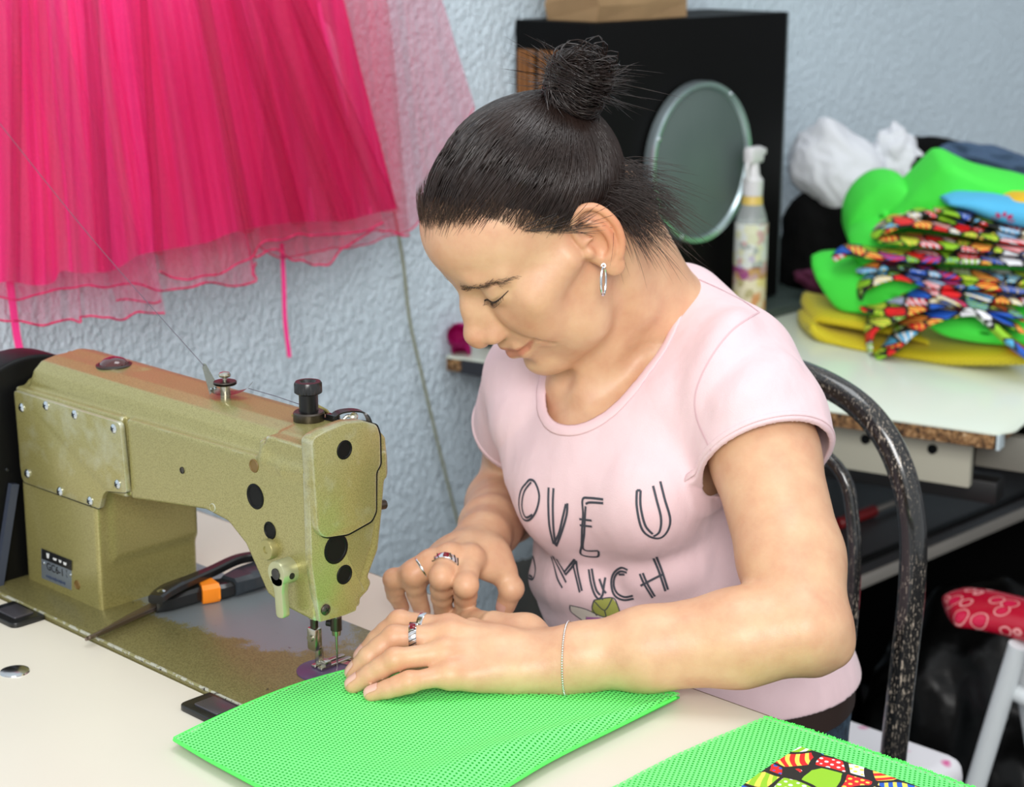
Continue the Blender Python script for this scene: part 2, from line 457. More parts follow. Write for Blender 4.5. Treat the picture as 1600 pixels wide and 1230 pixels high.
# upper arm, inset with rounded shoulders
up = [(-.053, .90), (-.053, .948), (-.049, .958), (-.040, .9655), (-.025, .9685), (.006, .9685), (.017, .966), (.024, .958), (.026, .94), (.026, .90)]
sdf_prism(S, up, 'x', -.362, .040, .003, .004)
# left drum behind the cover
sdf_prism(S, [(-.045, .80), (-.045, .945), (.0, .966), (.03, .95), (.047, .90), (.047, .80)], 'x', -.378, -.253, .004, .01)
# boss where the arm steps into the head
S.chain([(-.020, -.053, .957), (-.012, -.0575, .948), (.012, -.058, .9445), (.036, -.058, .9475)], [.0035, .004, .0035, .0035], .006)
sdf_prism(S, [(-.021, .944), (.046, .945), (.046, .966), (-.012, .966)], 'y', -.0575, 0, .002, .005)
sdf_prism(S, [(.0165, .925), (.0125, .895), (.008, .868), (-.0035, .848), (.0, .842), (-.004, .8355), (-.0125, .831), (-.0125, .80), (.05, .80), (.05, .925)], 'x', -.10, .08, .001, .003, 'sub')
sdf_prism(S, [(-.2035, .871), (-.1965, .871), (-.1965, .9445), (-.2035, .9445)], 'y', -.07, YB+.006, .0015, .003, 'sub')
body_m = S.build('machine_body', [m_gold], mach)
# panel groove between side cover and arm
def yprism(name, px, y, th, m, parent=mach, r=.003, bev=.0008, out=1):
    pl = [(aty(x, yy, y)[0], aty(x, yy, y)[2]) for x, yy in px]; pl = round_poly(pl, r)
    bm = bmesh.new(); bm_prism(bm, pl, 'y', y, y+th, bev); return from_bm(name, bm, m, parent)
def xprism(name, px, x0, th, m, parent=mach, r=.003, bev=.0008):
    pl = [(atx(x, yy, x0)[1], atx(x, yy, x0)[2]) for x, yy in px]; pl = round_poly(pl, r)
    bm = bmesh.new(); bm_prism(bm, pl, 'x', x0, x0-th, bev); return from_bm(name, bm, m, parent)
cover = yprism('side_cover', [(21, 610), (187, 661), (198, 771), (165, 768), (160, 775), (155, 796), (37, 754), (33, 745)], YB-.0045, .005, m_gold, r=[.004, .006, .004, .005, .004, .003, .004, .003])
def gap_sheet(px, ax, v, grow, parent, name='seam'):  # black sheet added behind a cover to draw the dark gap
    P_ = [at(x, y, ax, v) for x, y in px]; c = np.mean(P_, axis=0); q = []
    for p in P_:
        d = p-c; q.append(p+d/np.linalg.norm(d)*grow)
    bm = bmesh.new()
    if ax == 1: bm_prism(bm, round_poly([(p[0], p[2]) for p in q], .004), 'y', v, v+.0022)
    else: bm_prism(bm, round_poly([(p[1], p[2]) for p in q], .003), 'x', v, v-.002)
    return from_bm(name, bm, m_blk2, parent, smooth=False)
gap_sheet([(21, 610), (187, 661), (198, 771), (165, 768), (160, 775), (155, 796), (37, 754), (33, 745)], 1, YB-.0006, .0010, mach)
def screw(parent, p, d, r=.0042, m=m_silver, name='screw'):
    bm = bmesh.new(); bm_lathe(bm, p, d, [(r, -.0005), (r, .0006), (r*.7, .0018), (r*.3, .0021), (r*.25, .0012), (0, .0012)], 20)
    A = axes(d); 
    o = from_bm(name, bm, m, parent)
    bm = bmesh.new(); pp = Vector(p)+Vector(d)*.0021
    for an in (.5, .5+PI/2):
        bm_box(bm, pp, (r*1.1, r*.22, .0006), rot=A@Matrix.Rotation(an, 3, 'Z'))
    from_bm('screw_slot', bm, m_blk, o, smooth=False); return o
for x, y in ((34, 637), (72, 634), (117, 648), (178, 670), (43, 740), (94, 768), (141, 783), (184, 757)):
    screw(cover, aty(x, y, YB-.0048), (0, -1, 0))
# face cover at the head end
FX = .0565
face = xprism('face_cover', [(487, 692), (493, 683), (512, 672), (545, 660), (570, 658), (590, 664), (595, 680), (596, 727), (589, 738), (589, 800), (582, 815), (545, 836), (512, 841), (502, 838), (496, 826)], FX, .0135, m_gold, r=.003, bev=.0018)
gap_sheet([(487, 692), (493, 683), (512, 672), (545, 660), (570, 658), (590, 664), (595, 680), (596, 727), (589, 738), (589, 800), (582, 815), (545, 836), (512, 841), (502, 838), (496, 826)], 0, .0508, .0006, mach)
low = xprism('face_plate', [(483, 742), (594, 735), (588, 800), (580, 850), (562, 905), (570, 922), (560, 933), (557, 955), (540, 962), (500, 973), (487, 880)], .050, .008, m_gold, r=.0015, bev=.0012)
# discs in the casting; the black ones stand in for dark recess holes
def casting_disc(parent, px, py, ax, v, r, m=m_blk2, ry=None, dome=.0006, name='hole_disc'):
    p = at(px, py, ax, v); d = (0, -1, 0) if ax == 1 else (1, 0, 0)
    bm = bmesh.new(); bm_lathe(bm, p, d, [(r, -.004), (r, .0004), (r*.93, .0009), (r*.82, .0009), (r*.76, .0003), (0, .0003)], 32); return from_bm(name, bm, m, parent)
casting_disc(mach, 399, 776, 1, YB, .0106); casting_disc(mach, 422, 829, 1, YB, .0073); casting_disc(mach, 397, 728, 1, YB, .0056, m_brown)
casting_disc(mach, 333, 793, 1, YB, .0036, m_gold); casting_disc(mach, 285, 735, 1, YB, .0030, m_dsteel, name='oil_hole')
casting_disc(face, 538, 703, 0, FX, .0077); casting_disc(low, 525, 858, 0, .050, .0122); casting_disc(low, 538, 898, 0, .050, .0080)
casting_disc(mach, 121, 914, 1, YB, .0044, m_brown)
o = casting_disc(mach, 415, 771, 1, YB, .0001, m_gold); bpy.data.objects.remove(o)
screw(low, atx(509, 953, .0505), (1, 0, 0), .0045, m_dsteel)
screw(low, atx(560, 931, .0495)-np.array([.004, 0, 0]), (1, 0, 0), .004, m_dsteel)
# small round boss + presser lifter lever
bm = bmesh.new(); p = aty(424, 857, YB); bm_lathe(bm, p, (0, -1, 0), [(.0085, -.002), (.0085, .005), (.0078, .006), (.003, .006), (.0028, .005), (0, .005)], 32); from_bm('boss', bm, mat('satin_gold', srgb(158, 150, 98), .35, .4), mach)
bm = bmesh.new(); p = aty(432, 897, YB-.014); q0 = Vector((p[0], YB+.004, p[2]))
m_lev = mat('satin_lever', srgb(182, 182, 146), .3, .55)
bm_lathe(bm, (p[0], YB, p[2]), (0, -1, 0), [(.0105, 0), (.0105, .013), (.0098, .0145), (.0045, .0145), (.004, .012), (0, .012)], 36)
lev = from_bm('presser_lifter', bm, m_lev, mach)
x0, z0 = p[0], p[2]
bm = bmesh.new(); pl = round_poly([(x0-.009, z0-.002), (x0+.009, z0-.002), (x0+.006, z0-.014), (x0+.0078, z0-.036), (x0-.0022, z0-.037), (x0-.0035, z0-.014)], .004)
bm_prism(bm, pl, 'y', YB-.0145, YB-.0075, .001); from_bm('lever_arm', bm, m_lev, lev)
bm = bmesh.new(); bm_lathe(bm, (x0, YB-.0135, z0), (0, -1, 0), [(.0047, 0), (.0047, .0018), (.0018, .0015), (0, .0015)], 24); from_bm('hex_socket', bm, m_blk, lev)
bm = bmesh.new(); bm_lathe(bm, (x0+.0102, YB-.007, z0-.001), (1, 0, 0), [(.0026, -.001), (.0026, .0006), (0, .0006)], 16); from_bm('set_screw', bm, m_blk, lev)
# presser regulator knob
kp = np.array([aty(482, 668, -.01)[0], -.01, .967]); kp[0] = -.016+.001
kn = bmesh.new(); bm_lathe(kn, kp, (0, 0, 1), [(.0105, 0), (.0118, .002), (.0118, .0075), (.0105, .009), (.0078, .0095), (.0078, .024), (.0078, .0245)], 40)
kno = from_bm('pressure_post', kn, m_dsteel if False else mat('black_metal', G(.02), .35, .6), mach)
bm = bmesh.new(); R_ = .0113; n_ = 56
prof = []
bm_lathe(bm, kp+np.array([0, 0, .024]), (0, 0, 1), [(R_*.85, 0), (R_, .001), (R_, .0085), (R_*.9, .0100), (R_*.62, .0100), (R_*.5, .0085), (0, .0085)], n_)
for v in bm.verts:
    r = math.hypot(v.co.x-kp[0], v.co.y-kp[1])
    if r > R_*.97:
        i = round(math.atan2(v.co.y-kp[1], v.co.x-kp[0])/(2*PI)*n_)
        if i % 2: v.co.x += (kp[0]-v.co.x)*.06; v.co.y += (kp[1]-v.co.y)*.06
from_bm('pressure_knob', bm, m_blk, mach)
bm = bmesh.new(); bm_lathe(bm, kp+np.array([0, 0, .0]), (0, 0, 1), [(.0122, 0), (.0128, .001), (.0128, .008), (.0118, .0092), (.008, .0094)], 48, closed=False); from_bm('lock_nut', bm, m_dsteel, mach)
# oil window
p = atz(180, 572, .968)
bm = bmesh.new(); bm_lathe(bm, (p[0], -.012, .9675), (0, 0, 1), [(.0165, 0), (.0165, .0022), (.0135, .0032), (.013, .002)], 40, closed=False); ow = from_bm('oil_window', bm, m_dsteel, mach)
mg = mat('amber_oil_glass', srgb(70, 20, 18), .06); mg.node_tree.nodes['Principled BSDF'].inputs['Coat Weight'].default_value = 1
bm = bmesh.new(); bm_lathe(bm, (p[0], -.012, .9678), (0, 0, 1), [(.0135, 0), (.0125, .004), (.009, .0072), (.004, .0088), (0, .009)], 40); from_bm('glass_dome', bm, mg, ow)
# thread guide on the arm
gx = aty(352, 610, -.012); gp = Vector((gx[0], -.012, .9685))
bm = bmesh.new(); bm_cyl(bm, gp, gp+Vector((0, 0, .010)), .0042, seg=24); bm_cyl(bm, gp+Vector((0, 0, .0095)), gp+Vector((0, 0, .0205)), .0018); bm_lathe(bm, gp+Vector((0, 0, .017)), (0, 0, 1), [(.002, 0), (.0046, .0012), (.0052, .003), (.0042, .0046), (.0015, .0054), (0, .0054)], 28)
tg = from_bm('thread_guide', bm, m_steel, mach)
bm = bmesh.new(); bm_lathe(bm, gp+Vector((0, 0, .0105)), (0, 0, 1), [(.004, 0), (.0095, .001), (.010, .0018), (.0065, .0022), (.010, .0030), (.0095, .0038), (.003, .0045)], 36); from_bm('tension_disc', bm, m_dsteel, tg)
bm = bmesh.new()
pts = [(-.0115, .0, .0075), (-.007, -.001, .0052), (.0, -.001, .0042), (.010, -.001, .0050), (.019, -.001, .0085), (.0245, .0, .0150)]
ws = [.007, .0085, .0095, .0075, .004, .0015]; dirx = Vector((.82, .57, 0)).normalized(); diry = Vector((-.57, .82, 0))
top = []; 
cu = catmull(pts, 5); cw = np.interp(np.linspace(0, 1, len(cu)), np.linspace(0, 1, 6), ws)
L_ = [bm.verts.new(gp+dirx*c[0]+diry*(c[1]-w_)+Vector((0, 0, c[2]))) for c, w_ in zip(cu, cw)]; R2 = [bm.verts.new(gp+dirx*c[0]+diry*(c[1]+w_)+Vector((0, 0, c[2]))) for c, w_ in zip(cu, cw)]
for i in range(len(cu)-1): bm.faces.new((L_[i], L_[i+1], R2[i+1], R2[i]))
r = bmesh.ops.solidify(bm, geom=bm.faces[:], thickness=.0008); from_bm('guide_plate', bm, m_steel, tg)
bm = bmesh.new(); a = gp+dirx*-.010+Vector((0, 0, .006)); b = aty(319, 572, -.012); b = Vector(b)
n_ = Vector(CR)*.25+Vector((0, 0, 1))*.0; side = (b-a).normalized().cross(Vector((-.3, 1, 0)).normalized()).normalized()
v = [bm.verts.new(a+side*.0065), bm.verts.new(a-side*.0065), bm.verts.new(b-side*.0028), bm.verts.new(b+(b-a).normalized()*.003), bm.verts.new(b+side*.0028)]
bm.faces.new(v); bmesh.ops.solidify(bm, geom=bm.faces[:], thickness=.001); from_bm('guide_arm', bm, m_steel, tg)
bm = bmesh.new(); bm_lathe(bm, a+Vector((.001, -.002, .0015)), (-.2, -1, .2), [(.0013, 0), (.0011, .0016), (0, .0018)], 12); bm_lathe(bm, a+Vector((.006, -.002, .003)), (-.2, -1, .2), [(.0013, 0), (.0011, .0016), (0, .0018)], 12); from_bm('rivet', bm, m_silver, tg)
# take-up guard + little levers at the front of the head
def ribbon(name, pts, wdir, w_, th, m, parent):
    bm = bmesh.new(); wd = Vector(wdir).normalized()*w_/2; c = [Vector(p) for p in catmull(pts, 6)]
    A_ = [bm.verts.new(p-wd) for p in c]; B_ = [bm.verts.new(p+wd) for p in c]
    for i in range(len(c)-1): bm.faces.new((A_[i], A_[i+1], B_[i+1], B_[i]))
    bmesh.ops.recalc_face_normals(bm, faces=bm.faces); bmesh.ops.solidify(bm, geom=bm.faces[:], thickness=th); return from_bm(name, bm, m, parent)
m_bm = mat('gloss_black_metal', G(.015), .2, .3)
gy = .016
gpts = [aty(517, 652, .0), aty(530, 643, .004), aty(550, 640, .010), aty(568, 643, .016), aty(577, 655, .019), aty(580, 672, .021)]
ribbon('take_up_guard', gpts, (.75, -.25, 0), .010, .0012, m_bm, mach)
bm = bmesh.new(); bm_box(bm, aty(520, 654, .002), (.012, .006, .007), bevel=.001); bm_tube(bm, [aty(500, 655, 0), aty(515, 656, 0), aty(530, 657, .002)], .0016, 8); from_bm('guard_bracket', bm, m_bm, mach)
bm = bmesh.new(); bm_lathe(bm, aty(553, 651, .012), (.6, -.7, .3), [(.0035, 0), (.003, .003), (.0012, .0022), (0, .0022)], 20); bm_tube(bm, catmull([aty(537, 655, .005), aty(543, 650, .008), aty(552, 651, .012)], 5), .0013, 8); from_bm('take_up_screw', bm, m_steel, mach)
bm = bmesh.new(); bm_tube(bm, [aty(496, 636, .005), aty(509, 643, .005), aty(516, 650, .004)], [.0022, .0022, .0016], 10); bm_tube(bm, [aty(457, 649, -.01), aty(470, 649, -.01)], .0012, 8); from_bm('thread_eyelet', bm, mat('brass', srgb(170, 150, 90), .3, 1), mach)
bm = bmesh.new(); bm_cyl(bm, atx(589, 790, .03)+np.array([0, 0, 0]), atx(595, 790, .03)+np.array([0, .004, 0]), .004, seg=16); from_bm('tension_screw', bm, m_dsteel, mach)
# presser bar, foot, needle
def rod(name, x, y, z0, z1, r, m, parent=mach, r2=None):
    bm = bmesh.new(); bm_cyl(bm, (x, y, z1), (x, y, z0), r, r2); return from_bm(name, bm, m, parent)
px_, py_ = -.0145, -.0115
pb = rod('presser_bar', px_, py_, .798, .832, .0046, m_steel)
rod('bar_tip', px_, py_, .778, .798, .0034, m_dsteel, pb)
bm = bmesh.new(); bm_box(bm, (px_, py_, .7795), (.011, .008, .020), bevel=.0015); bm_box(bm, (px_+.003, py_+.002, .766), (.005, .006, .014), bevel=.001)
bm_cyl(bm, (px_+.0, py_-.006, .781), (px_, py_-.003, .781), .003)
pf = from_bm('presser_foot', bm, m_steel, pb)
bm = bmesh.new()
for s_ in (-1, 1): bm_prism(bm, round_poly([(px_-.004+.010+s_*.004-.003, -.016), (px_+.006+s_*.004+.003, -.016), (px_+.006+s_*.004+.003, .018), (px_+.006+s_*.004-.002, .018)], .0015), 'z', .7552, .7575, .0005)
bm_box(bm, (px_+.006, -.008, .759), (.014, .007, .005), bevel=.001)
from_bm('foot_sole', bm, m_steel, pf)
nb = rod('needle_bar', 0, 0, .798, .832, .0036, m_steel); rod('needle_clamp', 0, 0, .788, .7995, .0048, m_dsteel, nb)
bm = bmesh.new(); bm_cyl(bm, (-.009, -.002, .7925), (-.003, 0, .7925), .003); from_bm('clamp_screw', bm, m_blk, nb)
nc = rod('needle_clamp', 0, 0, .7835, .789, .0042, m_steel, nb, .0036)
rod('needle', 0, 0, .752, .785, .0013, m_steel, nb, .0006)
# slide plate + throat plate (purple sheen round plate)
m_pur = mat('purple_plastic_disc', srgb(96, 78, 112), .3, .2)
bm = bmesh.new(); bm_lathe(bm, (-.003, -.010, .7534), (0, 0, 1), [(.0245, 0), (.0245, .0009), (.023, .0014), (0, .0014)], 48); from_bm('slide_disc', bm, m_pur, mach)
bm = bmesh.new(); bm_box(bm, (.012, .012, .7556), (.03, .006, .0012), rot=Matrix.Rotation(.3, 3, 'Z')); bm_box(bm, (.010, .019, .7556), (.03, .003, .0012), rot=Matrix.Rotation(.3, 3, 'Z')); from_bm('throat_plate', bm, m_steel, mach)
# nameplate
def ypt(x, y, o=0): return Vector(aty(x, y, YB-o))
NP = [(65, 857), (112, 876), (112, 922), (66, 903)]
bm = bmesh.new(); bm_prism(bm, [(ypt(x, y)[0], ypt(x, y)[2]) for x, y in NP], 'y', YB-.0006, YB+.0004)
np_ = from_bm('nameplate', bm, m_alu, mach, smooth=False)
bm = bmesh.new(); bm.faces.new([bm.verts.new(ypt(x, y, .0009)) for x, y in [(65, 857), (112, 876), (112, 892), (65, 873)]]); from_bm('plate_header', bm, m_blk, np_, smooth=False)
mw = mat('white_print', G(.75), .5)
bm = bmesh.new()
for (a, b, c_, d) in ((72.3, 77, 864, 873), (82.5, 88.5, 871.5, 876.5), (91.5, 96, 874.5, 880), (98.5, 104, 878, 884)):
    bm.faces.new([bm.verts.new(ypt(x, y, .0011)) for x, y in [(a, c_), (b, c_+1.8), (b-.8, d), (a+.9, d-1.5)]])
from_bm('brand_marks', bm, mw, np_, smooth=False)
ex = (ypt(112, 876)-ypt(65, 857)).normalized(); ez = Vector((0, 0, 1)); c0 = ypt(86, 890.5, .0010)
Mt = Matrix(((1, 0, 0, c0.x), (0, 0, -1, c0.y), (0, 1, 0, c0.z), (0, 0, 0, 1)))
text_mesh('model_text', 'GC6-1', .0105, Mt, m_blk, np_, 0.00005)
Mt2 = Mt.copy(); c1 = ypt(104, 897, .001); Mt2.translation = c1
text_mesh('model_text', 'T\nL', .0042, Mt2, m_blk, np_, 0.00005)
bm = bmesh.new(); a0 = ypt(72, 900, .001); a1 = ypt(101, 912, .001)
for i in range(11):
    p = a0.lerp(a1, i/10.5); bm_box(bm, p+Vector((.0012, 0, 0)), (.0018, .0001, .0018+.0006*(i % 3)))
from_bm('small_print', bm, mat('blue_print', srgb(50, 66, 100), .5), np_, smooth=False)
for x, y in ((68.5, 880), (110.5, 898.5)): 
    bm = bmesh.new(); bm_lathe(bm, ypt(x, y, .0006), (0, -1, 0), [(.0016, 0), (.0012, .001), (0, .0013)], 14); from_bm('pin', bm, m_silver, np_)
# handwheel and belt cover at the far end
hw = (-.028, .875)
bm = bmesh.new(); bm_lathe(bm, (-.455, hw[0]+.01, hw[1]), (1, 0, 0), [(.02, 0), (.072, .0), (.080, .004), (.083, .012), (.080, .022), (.066, .026), (.02, .02)], 64); from_bm('handwheel', bm, mat('handwheel_grey', srgb(176, 190, 188), .3, .6), mach)
bm = bmesh.new(); pl = [(hw[0]-.01+.091*math.cos(a), hw[1]+.091*math.sin(a)) for a in np.linspace(-.25, PI+.35, 40)]+[(-.135, .751), (.075, .751)]
bm_prism(bm, pl, 'x', -.425, -.382, .004, 3); from_bm('belt_cover', bm, mat('belt_cover_black', G(.003), .45, **{'Specular_IOR_Level': .2}), mach)
bm = bmesh.new(); bm_lathe(bm, (-.383, -.071, .862), (1, 0, 0), [(.002, 0), (.0015, .002), (0, .002)], 10); bm_lathe(bm, (-.383, -.068, .845), (1, 0, 0), [(.002, 0), (.0015, .002), (0, .002)], 10); from_bm('cover_screw', bm, m_silver, mach)
bm = bmesh.new(); bm_box(bm, (-.378, -.080, .80), (.006, .008, .10), rot=Matrix.Rotation(-.25, 3, 'X')); from_bm('cover_stay', bm, mat('slate_strip', srgb(60, 66, 80), .4), mach)
# rubber hinges
for cx, sgn in ((-.3055, 0), (-.012, 1)):
    h = bmesh.new(); bm_prism(h, round_poly([(cx-.026, -.136), (cx+.026, -.136), (cx+.026, -.1035), (cx-.026, -.1035)], [.008, .008, .002, .002]), 'z', .7485, .7545, .0012)
    ho = from_bm('bed_hinge', h, m_blk, mach)
    h = bmesh.new(); bm_prism(h, round_poly([(cx-.015, -.128), (cx+.015, -.128), (cx+.015, -.108), (cx-.015, -.108)], .002), 'z', .7543, .7556, .0004); from_bm('hinge_insert', h, mat('hinge_metal', srgb(110, 106, 112), .3, .7), ho)
# ------------------------------------------------------------------ the woman: one continuous body
HO = np.array([.0429, .2178, 1.1075]); HS = 1.0139
HM = np.array([[.927, -.3317, -.1751], [-.3671, -.7061, -.6055], [-.0772, -.6256, .7763]])   # columns: her left, forward, up
def H(l, f, u): return HO+HS*(HM@np.array([l, f, u], float))
m_skin = mat('skin', srgb(222, 178, 146), .42)
t = NT(m_skin); vc = t.n('ShaderNodeVertexColor', layer_name='tint').outputs[0]
co = t.co(); blot = t.noise(38, 4, co, .6)
base = t.mix(t.ramp(blot, [(.35, (0, 0, 0)), (.7, (1, 1, 1))]), srgb(219, 176, 140), srgb(208, 157, 125))
mm = t.n('ShaderNodeMix', {0: 1.0}, data_type='RGBA', blend_type='MULTIPLY'); t.link(base, mm.inputs[6]); t.link(vc, mm.inputs[7])
t.color(mm.outputs[2]); fine = t.noise(900, 2, co); mid_ = t.noise(160, 3, co)
t.bump(t.math('ADD', t.math('MULTIPLY', fine, .35), mid_), .32, .0008)
t.b.inputs['Subsurface Weight'].default_value = .15; t.b.inputs['Subsurface Radius'].default_value = (.010, .004, .002); t.b.inputs['Subsurface Scale'].default_value = .5
t.b.inputs['Specular IOR Level'].default_value = .45

SHL = np.array([.160, .340, .976]); ELL = np.array([.317, .224, .811]); WRL = atz(876, 1031, .7805)
SHR = np.array([-.048, .300, .940]); ELR = aty(800, 772, .40); WRR = atz(756, 838, .816)
person = empty('person', (.16, .36, .45), 'woman with dark pulled-up hair sewing in a pale pink t-shirt', 'person')

def neck_front():  # sternal notch
    return np.array([.036, .252, .957])
def torso(S):
    S.ell((.052, .330, .900), (.104, .080, .085), k=.0)
    S.ell((.059, .340, .84), (.100, .088, .11), k=.03)
    S.ell((.065, .350, .755), (.118, .105, .10), k=.04)
    S.ell((.098, .385, .675), (.124, .115, .10), k=.04)
    for c, r in (((.044, .246, .860), .046), ((.120, .258, .872), .046)): S.ell(c, (r, r*.95, r*1.02), k=.035)
    S.cap((.062, .372, 1.004), SHL+np.array([-.015, 0, -.004]), .043, .046, k=.03)
    S.cap((.03, .36, .980), SHR+np.array([.01, 0, 0]), .042, .040, k=.03)
    S.cap(SHL+np.array([-.04, -.045, -.03]), (.06, .27, .90), .035, .045, k=.03)     # pectoral
    S.cap(SHR+np.array([.03, -.035, -.03]), (.0, .27, .89), .035, .045, k=.03)
    S.cap((.035, .30, .955), (.05, .275, .92), .035, .04, k=.02)
def arms(S):
    d = ELL-SHL
    S.chain([SHL, SHL+d*.35, SHL+d*.75, ELL-np.array([.004, 0, -.004])], [.047, .0455, .0425, .036], k=.012)
    S.ell(ELL+np.array([-.002, .004, -.004]), (.034, .032, .032), k=.012)
    S.cap(ELL+np.array([.018, .010, -.014]), ELL+np.array([.006, .004, -.018]), .0125, .017, k=.014)       # olecranon
    S.cap(ELL+np.array([.004, -.016, .004]), ELL+np.array([-.02, -.03, -.004]), .022, .028, k=.02)
    f = WRL-ELL
    S.chain([ELL+np.array([-.008, -.004, 0]), ELL+f*.28, ELL+f*.65, ELL+f*.92, WRL], [.034, .0385, .0330, .0262, .0245], k=.012)
    S.chain([ELL+f*.9, WRL-f*.02], [.022, .022], k=.01)
    d = ELR-SHR
    S.chain([SHR, SHR+d*.5, ELR], [.041, .040, .036], k=.012)
    f = WRR-ELR
    S.chain([ELR, ELR+f*.3, ELR+f*.8, WRR], [.036, .038, .028, .024], k=.012)

def finger(S, J, r, k=.0022):
    J = [np.array(j) for j in J]
    S.chain(J[:2], [r*1.10, r*1.0], k=.006)
    S.sph(J[1], r*1.01, k=.005)
    S.chain([J[1], J[1]*.45+J[2]*.55, J[2]], [r*1.0, r*.985, r*.965], k=.004)
    S.chain([J[2], J[3]], [r*.965, r*.83], k=k)
def hand(S, wr, fing, thumb, up, palm_k=.014, fr=(.0090, .0092, .0088, .0078)):
    up = np.array(up); 
    mc = [np.array(f[0]) for f in fing]
    for i, m_ in enumerate(mc):
        mid_p = wr*.45+m_*.55
        S.chain([wr+(m_-mc[1])*.25-up*.001, mid_p-up*.002, m_-up*.002], [.0165, .0135, .0105], k=.010)
    for a, b in zip(mc, mc[1:]):
        S.cap(a*.85+wr*.15-up*.004, b*.85+wr*.15-up*.004, .0095, .0095, k=.008)
    S.chain([wr*.75+mc[3]*.25-up*.006, wr*.3+mc[3]*.7-up*.006], [.014, .0105], k=.012)
    S.chain([wr*.8+mc[0]*.2-up*.006, np.array(thumb[1])*.5+mc[0]*.5-up*.003], [.014, .011], k=.012)
    for m_ in mc: S.sph(m_+up*.0008, .0100, k=.008)
    for m_ in mc: S.cap(wr*.7+m_*.3+up*.0105, m_+up*.0062, .0021, .0019, k=.007)          # tendons
    for f, r in zip(fing, fr): finger(S, f, r)
    th = [np.array(p) for p in thumb]
    S.chain([wr*.8+th[0]*.2, th[0], th[1]], [.015, .0155, .0125], k=.012)
    S.chain([th[1], th[2], th[3]], [.0112, .0104, .0088], k=.003); S.sph(th[2], .0108, k=.003)
Z = atz
LF = [[Z(702, 982, .799), Z(624, 972, .797), Z(590, 1000, .781), Z(566, 1026, .767)],
      [Z(706, 994, .797), Z(616, 996, .795), Z(576, 1027, .780), Z(553, 1051, .766)],
      [Z(698, 1020, .789), Z(617, 1031, .7865), Z(578, 1055, .773), Z(552, 1070, .7645)],
      [Z(705, 1054, .777), Z(640, 1066, .774), Z(606, 1077, .768), Z(580, 1084, .7635)]]
LT = [Z(822, 992, .786), Z(772, 978, .786), Z(738, 970, .776), Z(712, 968, .767)]
RF = [[Z(735, 873, .822), Z(728, 915, .811), Z(727, 942, .787), Z(724, 962, .767)],
      [Z(702, 870, .825), Z(690, 902, .815), Z(690, 933, .790), Z(693, 959, .768)],
      [Z(672, 880, .819), Z(646, 897, .810), Z(651, 928, .786), Z(660, 955, .767)],
      [Z(648, 895, .809), Z(615, 905, .800), Z(618, 929, .782), Z(628, 949, .766)]]
RT = [Z(768, 872, .812), Z(786, 893, .803), Z(799, 920, .790), Z(790, 947, .771)]

